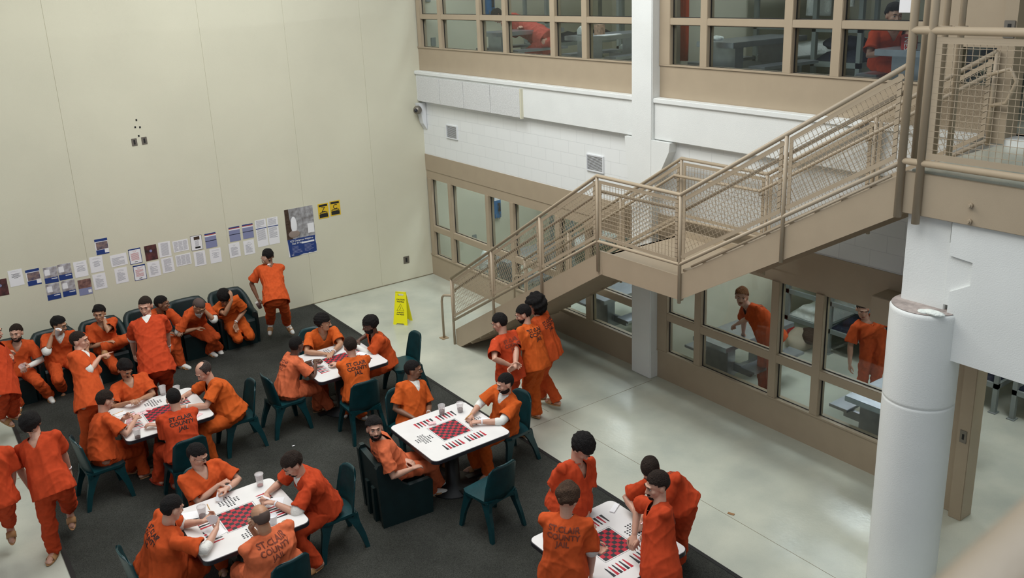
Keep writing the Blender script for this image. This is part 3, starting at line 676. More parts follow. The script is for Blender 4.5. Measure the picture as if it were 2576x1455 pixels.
steel_table(0.95, -2.07, 0, 'steel table in the lower left cell nearer the corner'); steel_table(0.95, -4.75, 0, 'steel table in the lower left cell under the staircase')
steel_table(0.95, -7.27, 0, 'steel table in the lower right cell beside the ginger haired man'); steel_table(0.95, -9.75, 0, 'steel table in the lower right cell behind the round column')
steel_table(0.95, -2.05, 4.15, 'steel table in the upper left cell where a man slumps'); steel_table(0.95, -4.50, 4.15, 'steel table in the upper left cell with papers and a cup')
steel_table(0.95, -7.23, 4.15, 'steel table in the upper right cell with a towel on it'); steel_table(0.95, -9.80, 4.15, 'steel table in the upper right cell where the young man sits')
def bunk(x, y, z0, lab, bed, bed2=None, L=2.0, wd=0.74):
    r = empty('bunk_bed', (x, y, z0)); tag(r, lab, 'bunk bed', 'grey steel bunk beds in the cells')
    for sx_ in (0.03, L - 0.03):
        for sy in (0.03, wd - 0.03): MB().box(sx_ - 0.03, sx_ + 0.03, -sy - 0.03, -sy + 0.03, 0, 1.75).box(sx_ - 0.06, sx_ + 0.06, -sy - 0.05, -sy + 0.05, 0, 0.012).build('post', 'bunk', r)
    for zz in (0.42, 1.38): MB().box(0, L, -wd, 0, zz - 0.07, zz).build('bed_pan', 'bunk', r)
    MB().box(0.0, 0.04, -wd, 0, 0.80, 0.87).box(0, 0.04, -wd, 0, 1.62, 1.68).build('end_bar', 'bunk', r)
    for zz, bm_ in ((0.42, bed), (1.38, bed2)):
        if not bm_: continue
        mb = MB(); N1, N2 = 16, 8; rg = []
        for i in range(N1):
            u = i / (N1 - 1); e = min(1, min(u, 1 - u) * 9) ** 0.5; row = []
            for j in range(N2):
                v_ = j / (N2 - 1); f_ = min(1, min(v_, 1 - v_) * 5) ** 0.5
                row.append((0.04 + u * (L - 0.1), -0.04 - v_ * (wd - 0.08), zz + 0.01 + 0.13 * e * f_ + 0.03 * e * f_ * math.sin(i * 1.9 + j * 2.3 + x * 7 + y * 5)))
            rg.append(row + [(row[-1][0], row[-1][1], zz + 0.002), (row[0][0], row[0][1], zz + 0.002)])
        mb.rings(rg).build('mattress', bm_, r, smooth=True)
    return r
bunk(2.54, -4.72, 0, 'grey bunk with a white sheeted bed behind the ginger haired man', 'linen', 'navy'); bunk(2.54, -6.78, 0, 'grey bunk with crumpled white sheets above a paper bag', 'linen', 'linen')
bunk(2.54, -7.56, 0, 'grey bunk with a navy blanket in the lower right cell', 'navy', 'navy'); bunk(2.54, -9.42, 0, 'grey bunk with dark bedding seen beside the doorway', 'navy', 'navy'); bunk(2.54, -10.34, 0, 'grey bunk with dark bedding beyond the doorway', 'navy', 'navy')
bunk(2.3, -1.0, 0, 'grey bunk seen through the stair mesh in the lower left cell', 'linen', 'navy')
bunk(1.9, -0.85, 4.15, 'grey bunk behind the slumped man in the upper left cell', 'navy', 'navy'); bunk(2.2, -3.2, 4.15, 'grey bunk behind the middle panes of the upper left cell', 'linen', 'navy')
bunk(1.85, -6.5, 4.15, 'grey bunk with white sheets behind the upper towel table', 'linen', 'navy'); bunk(1.62, -7.66, 4.15, 'grey bunk with a navy bedroll in the upper right cell', 'navy', None); bunk(1.75, -8.75, 4.15, 'grey bunk with a dark mattress behind the seated young man', 'navy', None)
def phone(x, z, lab):
    r = empty('wall_phone', (x, 0, z)); tag(r, lab, 'telephone', 'blue wall telephones in the cells')
    MB().box(-0.10, 0.10, -0.09, 0, -0.26, 0.26, bev=0.012).build('phone_body', 'phone', r)
    MB().box(-0.07, 0.07, -0.095, -0.088, 0.13, 0.20).build('instruction_plate', 'paper', r)
    MB().tube([(0.02, -0.13, 0.08), (0.02, -0.15, 0.0), (0.02, -0.13, -0.10)], [0.028, 0.017, 0.028], 10).build('handset', 'ink', r)
    MB().tube([(0.02, -0.12, -0.11), (0.05, -0.12, -0.20), (0.03, -0.12, -0.28), (-0.05, -0.11, -0.24), (-0.05, -0.10, -0.16)], 0.006, 6).build('cord', 'outlet', r)
phone(1.62, 1.16, 'blue wall telephone in the lower left cell'); phone(1.68, 5.36, 'blue wall telephone in the upper left cell')
for x, z, l in ((0.34, 4.67, 'dark wall box low on the side wall of the upper left cell'), (1.05, 0.55, 'dark wall box by the telephone in the lower left cell'), (0.28, 5.5, 'dark wall box high in the upper left cell')):
    tag(MB().box(x - 0.05, x + 0.05, -0.03, 0.0, z - 0.08, z + 0.08, bev=0.004).build('wall_box', 'bunk'), l, 'wall box')
# bits on and around the cell tables
def blob(name, c, r_, m, lab, cat, amp=0.25, seed=0, n=18):
    mb = MB(); rs = np.random.default_rng(seed); ph = rs.uniform(0, 6.28, 8)
    mb.ell((0, 0, 0), (1, 1, 1), seg=n, rg=n // 2 + 3)
    for v in mb.bm.verts:
        p = v.co; k = 1 + amp * 0.5 * (math.sin(3.1 * p.x + ph[0] + 2 * p.y) + math.sin(4.3 * p.y + ph[1] - 2.2 * p.z) * 0.8 + 0.5 * math.sin(7.7 * p.x - 6 * p.z + ph[2]))
        v.co = Vector((p.x * r_[0] * k, p.y * r_[1] * k, max(-0.55, p.z * k) * r_[2]))
    o = mb.build(name, m, smooth=True); o.location = (c[0], c[1], c[2] + r_[2] * 0.55); return tag(o, lab, cat)
bp_ = at(2027, 862, Z=0.1)
rb = blob('paper_bag', (2.42, -7.18, 0.0), (0.26, 0.2, 0.19), 'outlet', 'brown paper bag on the floor below the white sheeted bunk', 'bag', seed=3); rb.data.materials[0] = mat('kraft_paper', (0.42, 0.36, 0.27), 0.8)
blob('blanket', (2.5, -7.30, 0.14), (0.16, 0.22, 0.12), 'brown', 'dark brown blanket stuffed into the paper bag', 'blanket', seed=4)
blob('red_carton', (2.45, -6.99, 0.0), (0.05, 0.09, 0.22), mat('red_card', (0.5, 0.03, 0.03), 0.6), 'small red packet standing beside the paper bag', 'packet', amp=0.1, seed=5)
blob('towel', (0.55, -6.98, 4.90), (0.10, 0.07, 0.035), 'linen', 'small folded cream towel on the upper steel table', 'towel', seed=6)
blob('towel', (0.42, -4.35, 4.90), (0.07, 0.06, 0.09), 'linen', 'crumpled pale towel on the upper table with papers', 'towel', seed=7)
blob('bedroll', (1.98, -7.95, 4.72), (0.30, 0.22, 0.10), 'navy', 'navy bedroll heaped on the upper bunk bed', 'bedroll', seed=8)
blob('laundry_heap', (0.75, -1.05, 0.0), (0.25, 0.18, 0.45), 'linen', 'white laundry bundle below the telephone in the lower left cell', 'laundry', seed=9)
blob('shoe_pair', (2.35, -5.35, 0.0), (0.17, 0.13, 0.06), 'orange_shoe', 'orange shoes pushed under the white sheeted bunk', 'shoes', amp=0.4, seed=10)
blob('sandals', (3.75, -6.3, 0.0), (0.1, 0.14, 0.03), 'sandal', 'tan sandals on the cell floor behind the ginger haired man', 'sandals', amp=0.1, seed=12)
def hang(x, y, z, h_, wd, lab, m='linen'):
    mb = MB(); rg = []
    for i in range(7):
        zz = z - h_ * i / 6; k = 1 + 0.15 * i / 6
        rg.append([(x + 0.02 * math.sin(j * 2.1 + i * 0.4), y + (j / 9 - 0.5) * wd * k, zz) for j in range(10)] + [(x + 0.025 + 0.02 * math.sin(j * 2.1 + i * 0.4), y + (j / 9 - 0.5) * wd * k, zz) for j in range(9, -1, -1)])
    tag(mb.rings(rg).build('hanging_towel', m, smooth=True), lab, 'towel')
hang(1.78, -7.62, 6.2, 1.05, 0.34, 'white towel hanging from the upper bunk rail'); hang(1.55, -8.2, 5.9, 0.62, 0.16, 'short white towel hanging beside the bunk post')
# snack packet with red lettering, card box, paper notice in the upper cell
pk = at(2283, 128, X=0.24); o = tag(MB().box(-0.03, 0.03, -0.08, 0.08, 0, 0.16, bev=0.01).build('snack_bag', mat('snack_red', (0.45, 0.03, 0.03), 0.4)), 'red snack packet marked NES at the edge of the upper table', 'snack packet'); o.location = (0.26, pk[1], 4.90)
text_obj('lettering', 'NES', 0.085, Matrix.Translation((-0.032, 0.035, 0.14)) @ Matrix(((0, 0, -1), (0, -1, 0), (-1, 0, 0))).to_4x4() @ Matrix.Identity(4), 'paper', o, align='LEFT')
o = tag(MB().box(-0.05, 0.05, -0.07, 0.07, 0, 0.16).build('card_box', mat('printed_box', (0.5, 0.3, 0.2), 0.6, var=0.6, vscale=20)), 'small printed box on the upper table with papers', 'box'); o.location = (0.55, -4.62, 4.90)
tag(MB().box(0.35, 0.62, -4.95, -4.70, 4.902, 4.912).box(0.5, 0.75, -4.9, -4.78, 4.902, 4.915).build('newspaper', 'paper'), 'open newspaper lying on the upper cell table', 'newspaper')
p0, p1 = at(2264, 0, X=0.042), at(2306, 32, X=0.042)
tag(MB().box(0.040, 0.046, p1[1], p0[1], p1[2], p1[2] + 0.27).build('paper_notice', 'paper'), 'blank side of a paper notice taped to the upper cell glass', 'notice')

# ================================================================== CAUTION SIGN
r = empty('wet_floor_sign', (-1.82, -1.98, 0), math.radians(-52)); r.scale = (0.9, 0.9, 0.92); tag(r, 'yellow folding caution wet floor sign standing on the bare floor', 'caution sign')
def sleaf(s):
    mb = MB(); H = 0.62; th = 0.16
    def P(u, v, d=0.0): return (u, s * (0.13 * (1 - v / H)) + d, v)
    out = [(-0.15, 0), (-0.09, 0), (-0.07, 0.03), (0.07, 0.03), (0.09, 0), (0.15, 0), (0.11, H), (-0.11, H)]
    A = [mb.bm.verts.new(P(u, v, -0.006)) for u, v in out]; B = [mb.bm.verts.new(P(u, v, 0.006)) for u, v in out]
    hole = [(-0.06, 0.545), (0.06, 0.545), (0.06, 0.59), (-0.06, 0.59)]
    hA = [mb.bm.verts.new(P(u, v, -0.006)) for u, v in hole]; hB = [mb.bm.verts.new(P(u, v, 0.006)) for u, v in hole]
    for V, h in ((A, hA), (B, hB)):
        mb.bm.faces.new((V[0], V[1], V[2], h[0], h[3], V[7])); mb.bm.faces.new((V[2], V[3], h[1], h[0])); mb.bm.faces.new((V[3], V[4], V[5], V[6], h[2], h[1])); mb.bm.faces.new((V[6], V[7], h[3], h[2]))
    for V, U in ((A, B), (hA, hB)):
        n = len(V)
        for i in range(n): mb.bm.faces.new((V[i], V[(i + 1) % n], U[(i + 1) % n], U[i]))
    return mb.build('sign_panel', 'yellow', r)
f = sleaf(-1); sleaf(1)
MB().tube([(-0.11, 0, 0.62), (0.11, 0, 0.62)], 0.012, 8).build('hinge', 'yellow', r)
def sign_mtx(v): # text plane of the front leaf, centred, at height v
    a = math.atan2(0.13, 0.62); return Matrix.Translation((0, -0.13 * (1 - v / 0.62) - 0.0065, v)) @ Matrix.Rotation(math.pi / 2 - a, 4, 'X')
for body, sz, v in (('CAUTION', 0.038, 0.47), ('Wet Floor', 0.036, 0.43), ('CUIDADO', 0.032, 0.225), ('Piso Mojado', 0.032, 0.19)):
    text_obj('lettering', body, sz, sign_mtx(v), 'ink', f, thick=0.0015, bold=0.0012)
mb = MB()
tri = [(-0.075, 0.27), (0.075, 0.27), (0.0, 0.40)]
for i in range(3):
    a, b = tri[i], tri[(i + 1) % 3]; mb.tube([(a[0], -0.13 * (1 - a[1] / 0.62) - 0.008, a[1]), (b[0], -0.13 * (1 - b[1] / 0.62) - 0.008, b[1])], 0.0022, 5)
fig = [(-0.02, 0.29), (0.005, 0.31), (0.0, 0.34), (-0.015, 0.355)]
for a, b in zip(fig[:-1], fig[1:]): mb.tube([(a[0], -0.13 * (1 - a[1] / 0.62) - 0.008, a[1]), (b[0], -0.13 * (1 - b[1] / 0.62) - 0.008, b[1])], 0.003, 5)
mb.build('slipping_figure', 'ink', f)

# ================================================================== NOTICES ON THE CREAM WALL
def crA(x, y): return at(x / 3.829, 480 + y / 3.829, Y=0)
def crD(x, y): return at(560 + x / 3.829, 480 + y / 3.829, Y=0)
rp = random.Random(3)
def lines(w_, h_, y0, y1, n, m, parent, x0=-0.42, x1=0.42, dens=0.9, cols=1, name='printed_text'):
    mb = MB(); cw = (x1 - x0) * w_ / cols
    for c in range(cols):
        for k in range(n):
            z = h_ * (y0 + (y1 - y0) * k / max(1, n - 1)); a = x0 * w_ + c * cw + 0.003
            L = cw * (0.92 if rp.random() < dens else rp.uniform(0.3, 0.8)); 
            if cols == 1 and dens < 0.5: a = -L / 2 * 0.9
            t = abs(h_ * (y1 - y0) / max(1, n)) * 0.22
            mb.box(a, a + L * 0.96, -0.0024, -0.0015, z - t, z + t)
    return mb.build(name, m, parent)
def sheet(pt, kind, label, w_=0.20, h_=0.265, name='notice_sheet', m='paper', tilt=None):
    o = MB().box(-w_ / 2, w_ / 2, -0.0018, -0.0002, -h_ / 2, h_ / 2).build(name, m); o.location = (pt[0], -0.001, pt[2]); o.rotation_euler = (0, (rp.uniform(-0.02, 0.02) if tilt is None else tilt), 0)
    tag(o, label, 'notice', 'notices taped on the cream wall')
    def blk(x0, x1, z0, z1, mm, nm='printed_block', d=0.0026): return MB().box(x0 * w_, x1 * w_, -d, -0.0012, z0 * h_, z1 * h_).build(nm, mm, o)
    if kind == 'bold': lines(w_, h_, 0.40, 0.38, 1, 'greytext', o, -0.3, 0.3); lines(w_, h_, 0.24, 0.0, 5, 'ink', o, -0.36, 0.36, 0.4)
    elif kind == 'photo': blk(-0.5, 0.5, 0.34, 0.5, 'blue'); blk(-0.42, 0.48, -0.18, 0.30, 'photo_a', 'picture'); blk(-0.48, 0.5, -0.5, -0.2, 'blue'); blk(0.18, 0.5, -0.42, -0.16, 'paper', 'white_label', 0.0034)
    elif kind == 'help': blk(-0.5, 0.5, -0.16, 0.5, 'photo_b', 'picture'); blk(-0.5, 0.5, -0.5, -0.16, 'blue'); blk(-0.42, -0.05, 0.0, 0.36, 'paper', 'handset_picture', 0.003); blk(0.0, 0.44, -0.27, -0.22, 'paper', 'white_label', 0.0034); lines(w_, h_, -0.34, -0.45, 3, 'paper', o, name='printed_text')
    elif kind == 'flag': blk(-0.5, 0.5, -0.06, 0.5, 'photo_c', 'picture'); blk(-0.5, 0.5, -0.5, -0.06, 'bluetext'); blk(0.2, 0.45, -0.4, -0.2, 'paper', 'white_label', 0.0034)
    elif kind == 'light': lines(w_, h_, 0.38, 0.34, 2, 'greytext', o, -0.36, 0.36, 0.4); lines(w_, h_, 0.2, -0.12, 6, 'greytext', o, -0.36, 0.36, 0.4)
    elif kind == 'dense': lines(w_, h_, 0.40, -0.38, 17, 'greytext', o, -0.32, 0.38)
    elif kind == 'mid': lines(w_, h_, 0.36, 0.30, 2, 'greytext', o, -0.25, 0.25, 0.4); lines(w_, h_, 0.2, -0.34, 11, 'greytext', o, -0.34, 0.36, 0.6)
    elif kind == 'land': lines(w_, h_, 0.36, 0.36, 1, 'greytext', o, -0.3, 0.3); lines(w_, h_, 0.22, -0.36, 9, 'greytext', o, -0.42, 0.42)
    elif kind == 'cols': lines(w_, h_, 0.38, -0.38, 12, 'greytext', o, -0.45, 0.45, cols=3)
    elif kind == 'border':
        for a in ((-0.5, 0.5, 0.42, 0.5), (-0.5, 0.5, -0.5, -0.47), (-0.5, -0.46, -0.5, 0.5), (0.46, 0.5, -0.5, 0.5)): blk(*a, 'blue', 'blue_border')
        lines(w_, h_, 0.34, 0.28, 2, 'redtext', o, -0.3, 0.3, 0.4); lines(w_, h_, 0.18, -0.24, 8, 'redtext', o, -0.36, 0.36, 0.7); blk(-0.12, 0.12, -0.40, -0.36, 'ink')
    elif kind == 'black': blk(-0.5, 0.5, -0.5, 0.5, 'photo_d', 'picture'); MB().tube([(0, -0.001, 0.12 * h_), (0, -0.004, 0.12 * h_)], 0.022, 16).build('round_seal', 'bluetext', o)
    elif kind == 'frame':
        for a in ((-0.5, 0.5, 0.48, 0.5), (-0.5, 0.5, -0.5, -0.48), (-0.5, -0.475, -0.5, 0.5), (0.475, 0.5, -0.5, 0.5)): blk(*a, 'ink', 'black_border')
        blk(-0.2, 0.3, 0.2, 0.42, 'brown'); blk(-0.16, 0.3, -0.38, -0.26, 'ink'); lines(w_, h_, 0.14, -0.2, 8, 'greytext', o, -0.15, 0.22)
    elif kind == 'blue': blk(-0.5, 0.5, 0.42, 0.5, 'blue'); blk(-0.5, 0.5, 0.36, 0.42, 'redtext'); blk(-0.5, 0.5, 0.28, 0.36, 'paper'); blk(-0.5, 0.5, -0.5, 0.28, 'bluetext'); blk(-0.5, 0.5, -0.04, 0.0, 'blue')
    elif kind == 'legal':
        lines(w_, h_, 0.46, 0.24, 8, 'greytext', o, -0.42, 0.42); blk(-0.5, 0.5, 0.16, 0.19, 'blue'); lines(w_, h_, 0.12, -0.24, 11, 'greytext', o, -0.42, 0.42)
    return o
M['photo_a'] = mat('warm_dark_photo', (0.30, 0.20, 0.16), 0.6, var=0.9, vscale=16, col2=(0.05, 0.05, 0.10))
M['photo_b'] = mat('pale_grey_photo', (0.55, 0.55, 0.60), 0.6, var=0.9, vscale=12, col2=(0.18, 0.15, 0.14))
M['photo_c'] = mat('dark_flag_photo', (0.10, 0.05, 0.05), 0.6, var=0.9, vscale=18, col2=(0.30, 0.16, 0.13))
M['photo_d'] = mat('black_red_photo', (0.015, 0.012, 0.012), 0.6, var=0.9, vscale=9, col2=(0.14, 0.04, 0.04))
LIST = [(155, 840, 'bold', 'white notice with a bold dark paragraph at the far left of the wall'), (322, 833, 'photo', 'blue headed photo notice second from the left'),
 (490, 812, 'help', 'grey and blue photo notice, upper left of the block of four'), (625, 780, 'help', 'brown and blue photo notice, upper right of the block of four'), (515, 972, 'help', 'grey and blue photo notice, lower left of the block of four'), (663, 938, 'help', 'brown and blue photo notice, lower right of the block of four'),
 (820, 928, 'flag', 'dark photo notice with a grey lower half beside the block of four'), (778, 755, 'light', 'white notice right of the block of four'), (930, 710, 'light', 'white notice just below the lone blue headed one'), (962, 873, 'mid', 'white notice lowest of the column behind the chin resting man'),
 (980, 537, 'photo', 'blue headed photo notice hung alone above the rows'), (1145, 668, 'land', 'landscape white notice at the start of the middle group'), (1170, 815, 'mid', 'white notice under the first landscape one'), (1303, 630, 'border', 'blue bordered notice with red text, upper one'), (1348, 787, 'border', 'blue bordered notice with red text, lower one'),
 (1455, 597, 'black', 'black and dark red notice with a round seal'), (1485, 755, 'mid', 'white notice under the black one'), (1587, 565, 'dense', 'densely printed notice right of the black one'), (1617, 717, 'dense', 'densely printed notice in the lower row'), (1740, 530, 'cols', 'landscape notice with three text columns, upper one'), (1767, 665, 'cols', 'landscape notice with three text columns, lower one'),
 (1893, 502, 'frame', 'white notice with a thin black frame'), (1926, 652, 'dense', 'white notice under the black framed one'), (2031, 478, 'blue', 'blue grey notice with a red strip, first of three'), (2077, 625, 'light', 'pale notice under the first blue grey one'),
 (2260, 417, 'blue', 'blue grey notice with a red strip, second of three'), (2388, 390, 'blue', 'blue grey notice with a red strip, third of three'), (2260, 572, 'mid', 'white notice under the second blue grey one'), (2400, 545, 'mid', 'white notice under the third blue grey one')]
for (x, y, k, lab) in LIST:
    land = k in ('land', 'cols'); sheet(crA(x, y), k, lab, 0.255 if land else 0.195, 0.20 if land else 0.262)
sheet(crA(5, 935), 'black', 'dark edged notice cut by the left edge of the view')
for x, y, l in ((377, 408, 'tall double white notice left of its twin'), (489, 385, 'tall double white notice nearest the big poster')): sheet(crD(x, y), 'legal', l, 0.20, 0.50)
# helpline poster
o = MB().box(-0.275, 0.275, -0.003, -0.0005, -0.45, 0.45).build('helpline_poster', 'paper'); pc = crD(752, 390); o.location = (pc[0], -0.002, pc[2]); tag(o, 'large blue and grey ICE Detainee Helpline poster with a torn lower edge', 'poster')
M['photo_e'] = mat('crowd_photo_grey', (0.42, 0.42, 0.44), 0.6, var=0.8, vscale=11, col2=(0.16, 0.15, 0.15))
MB().box(-0.275, 0.275, -0.005, -0.002, -0.12, 0.45).build('picture', 'photo_e', o)
mb = MB(); pl = [(-0.275, -0.12), (0.27, -0.12), (0.262, -0.2), (0.275, -0.30), (0.272, -0.43), (0.20, -0.44), (0.12, -0.425), (0.10, -0.44), (0.0, -0.43), (-0.08, -0.45), (-0.25, -0.455), (-0.262, -0.3)]
mb.prism([(a, b) for a, b in pl], 'Y', -0.006, -0.003); mb.build('blue_panel', 'blue', o)
MB().prism([(-0.275, 0.45), (-0.2, 0.45), (-0.19, 0.25), (-0.15, 0.1), (-0.2, -0.02), (-0.16, -0.12), (-0.275, -0.12)], 'Y', -0.006, -0.004).build('dark_face_picture', 'brown', o)
MB().ell((-0.12, -0.006, 0.14), (0.06, 0.004, 0.16)).build('telephone_picture', 'paper', o); MB().ell((-0.13, -0.006, -0.03), (0.11, 0.005, 0.07)).build('hand_picture', mat('hand_picture_tone', (0.28, 0.22, 0.19), 0.7), o)
MB().box(0.14, 0.265, -0.007, -0.004, -0.06, 0.12).build('small_note', 'paper', o)
RX = Matrix.Rotation(math.pi / 2, 4, 'X')
for body, sz, x, z in (('ICE Detainee Helpline', 0.05, 0.0, -0.175), ('Dial: 9116#  -', 0.045, -0.07, -0.225)):
    text_obj('lettering', body, sz, Matrix.Translation((x, -0.0065, z)) @ RX, 'paper', o, bold=0.0006)
text_obj('lettering', 'ICE', 0.03, Matrix.Translation((-0.2, -0.0065, -0.43)) @ RX, 'paper', o)
MB().box(-0.01, 0.24, -0.008, -0.005, -0.235, -0.205).build('white_label', 'paper', o)
mb = MB()
for c0 in (-0.2, 0.04):
    for k in range(6): mb.box(c0, c0 + rp.uniform(0.1, 0.2), -0.0072, -0.006, -0.27 - k * 0.024, -0.262 - k * 0.024)
mb.build('printed_text', 'bluetext', o)
for x, y, ch, l in ((970, 195, 'Z', 'yellow letter Z sign on the cream wall'), (1083, 167, 'C', 'yellow letter C sign on the cream wall')):
    p = crD(x, y); o = MB().box(-0.105, 0.105, -0.003, -0.0005, -0.142, 0.142).build('letter_sign', 'ylw_sign'); o.location = (p[0], -0.002, p[2]); tag(o, l, 'sign', 'yellow letter signs')
    MB().box(-0.085, 0.085, -0.004, -0.003, 0.085, 0.125).build('black_band', 'ink', o); MB().box(-0.085, 0.085, -0.004, -0.003, -0.125, -0.055).build('black_band', 'ink', o)
    text_obj('lettering', ch, 0.13, Matrix.Translation((0, -0.0045, -0.015)) @ RX, 'ink', o)
    MB().tube([(0.075 * math.cos(a), -0.0045, -0.035 + 0.016 * math.sin(a)) for a in [2 * math.pi * k / 24 for k in range(24)]], 0.005, 5, closed=True).build('oval_ring', 'ink', o)

# ================================================================== SMALL PROPS
def cup(pt, label, drink=0.0, m='clear', r0=0.032, r1=0.044, h_=0.125, lid=False, tilt=(0, 0), name='plastic_cup', dm='cola'):
    o = MB().lathe((0, 0, 0), [(r0, 0.0), (r1, h_), (r1 + 0.002, h_), (r1 - 0.001, h_ - 0.003), (r0 - 0.002, 0.004), (0.001, 0.004)], 24).build(name, m, smooth=True)
    for p in o.data.polygons: p.use_smooth = True
    if drink: 
        d = r0 + (r1 - r0) * drink - 0.003; MB().lathe((0, 0, 0), [(0.001, 0.005), (r0 - 0.003, 0.005), (d, h_ * drink), (0.001, h_ * drink)], 24).build('drink', dm, o, smooth=False)
    if lid: MB().lathe((0, 0, 0), [(r1 + 0.003, h_ - 0.006), (r1 + 0.003, h_ + 0.004), (0.001, h_ + 0.004)], 24).build('lid', 'clear', o)
    o.location = tuple(pt); o.rotation_euler = (tilt[0], tilt[1], 0); return tag(o, label, 'cup', 'drinking cups')
def ontab(px, py): 
    p = at(px, py, Z=TZ); return (p[0], p[1], TZ + 0.001)
cup(ontab(411, 994), 'tall clear cup with dregs on the left table by the standing man', 0.12); cup(ontab(446, 990), 'shorter clear cup beside the tall one on the left table', 0.0, h_=0.10)
cup(ontab(347, 1103), 'clear cup with dregs at the near corner of the left table', 0.2)
cup(ontab(1112, 1043), 'clear cup of dark drink, left of the two on the middle table', 0.45); cup(ontab(1158, 1037), 'clear cup of dark drink, right of the two on the middle table', 0.38)
M['pink'] = mat('pink_drink', (0.5, 0.12, 0.10), 0.3)
cup(ontab(655, 1223), 'tall lidded cup with a pink drop on the bottom left table', 0.1, lid=True, h_=0.14, dm='pink'); cup(ontab(510, 1303), 'lidded cup of dark drink beside the card holding man', 0.25, lid=True)
cup(ontab(688, 1318), 'small white cup beside the bald man', 0.0, m='paper', h_=0.09)
def flat(pt, w_, h_, ang, label, name='playing_card', m='paper', cat='card', t=0.0012, group=None):
    o = MB().box(-w_ / 2, w_ / 2, -h_ / 2, h_ / 2, 0, t).build(name, m); o.location = tuple(pt); o.rotation_euler = (0, 0, math.radians(ang)); return tag(o, label, cat, group)
M['card_red'] = mat('red_card_print', (0.75, 0.30, 0.32), 0.5, var=0.5, vscale=120, col2=(0.8, 0.78, 0.8))
for k, (x, y, a) in enumerate(((337, 1045, 20), (350, 1042, 35), (364, 1039, 10), (376, 1030, 50), (374, 1068, 15))):
    flat(ontab(x, y), 0.058, 0.085, a, 'red faced playing card on the left table, ' + ('first of the row of three', 'middle of the row of three', 'last of the row of three', 'beside the chessboard print', 'nearest the near edge')[k], m='card_red', group='red cards on the left table')
flat(ontab(303, 1042), 0.13, 0.10, 12, 'sheet of white paper at the left corner of the left table', 'paper_sheet', cat='paper'); flat(ontab(500, 1045), 0.10, 0.06, 30, 'slip with red marks at the right corner of the left table', 'paper_slip', 'card_red', 'paper')
flat(ontab(545, 1212), 0.12, 0.17, 20, 'white paper in front of the man with spectacles', 'paper_sheet', cat='paper'); flat(ontab(690, 1262), 0.13, 0.19, 60, 'white paper under the goateed man\'s hands', 'paper_sheet', cat='paper')
flat(ontab(540, 1338), 0.15, 0.21, 15, 'white paper under the card holding man\'s arm', 'paper_sheet', cat='paper'); flat(ontab(478, 1298), 0.14, 0.2, 70, 'white paper at the far left corner of the bottom left table', 'paper_sheet', cat='paper')
flat(ontab(1546, 1280), 0.05, 0.155, -62, 'folded white slip at the top corner of the bottom right table', 'folded_paper', cat='paper', t=0.01)
flat(ontab(1218, 1058), 0.10, 0.13, 15, 'white score paper in front of the man in white sleeves', 'paper_sheet', cat='paper')
flat(ontab(1087, 1068), 0.06, 0.09, 70, 'small stack of cards on the middle table', 'card_stack', m='card_red', t=0.02)
flat(ontab(910, 890), 0.10, 0.14, 30, 'white paper under the leaning man\'s hand', 'paper_sheet', cat='paper')
p = at(738, 1122, Z=0.013); flat((p[0], p[1], 0.013), 0.035, 0.02, 10, 'tiny white paper scrap on the carpet', 'paper_scrap', cat='litter')
p = at(1839, 1294, Z=0.0); flat((p[0], p[1], 0.002), 0.035, 0.075, 20, 'small brown scrap on the bare floor at the right', 'floor_scrap', 'wood', 'litter', t=0.004)
def pencil(a, b, lab, rr=0.0035):
    tag(MB().tube([a, b], rr, 6).build('pencil', 'pencil'), lab, 'pencil')
a, b = ontab(282, 1046), ontab(289, 1041); pencil((a[0], a[1], TZ + .004), (b[0] + .1, b[1], TZ + .004), 'yellow pencil at the left corner of the left table')
a, b = ontab(521, 1270), ontab(528, 1284); pencil((a[0], a[1], TZ + .004), (b[0], b[1], TZ + .004), 'yellow pencil on the bottom left table beside a cup')
# ================================================================== PEOPLE
def V(*a): return np.array(a, float)
def nrm(v): return v / (np.linalg.norm(v) + 1e-9)
def lerp(a, b, t): return a + (b - a) * t
def yawdir(d, pitch=0.0):
    a, p = math.radians(d), math.radians(pitch); return V(math.cos(a) * math.cos(p), math.sin(a) * math.cos(p), math.sin(p))
def ik(a, c, l1, l2, pole):
    """elbow/knee position; returns (joint, end) with the end pulled in reach"""
    d = c - a; L = np.linalg.norm(d)
    if L > (l1 + l2) * 0.995: c = a + d / L * (l1 + l2) * 0.995; d = c - a; L = np.linalg.norm(d)
    if L < abs(l1 - l2) + 0.04: c = a + d / (L + 1e-9) * (abs(l1 - l2) + 0.04); d = c - a; L = np.linalg.norm(d)
    n = d / L; x = (l1 * l1 - l2 * l2 + L * L) / (2 * L); h = math.sqrt(max(0, l1 * l1 - x * x))
    p = pole - n * (pole @ n); p = nrm(p); return a + n * x + p * h, c
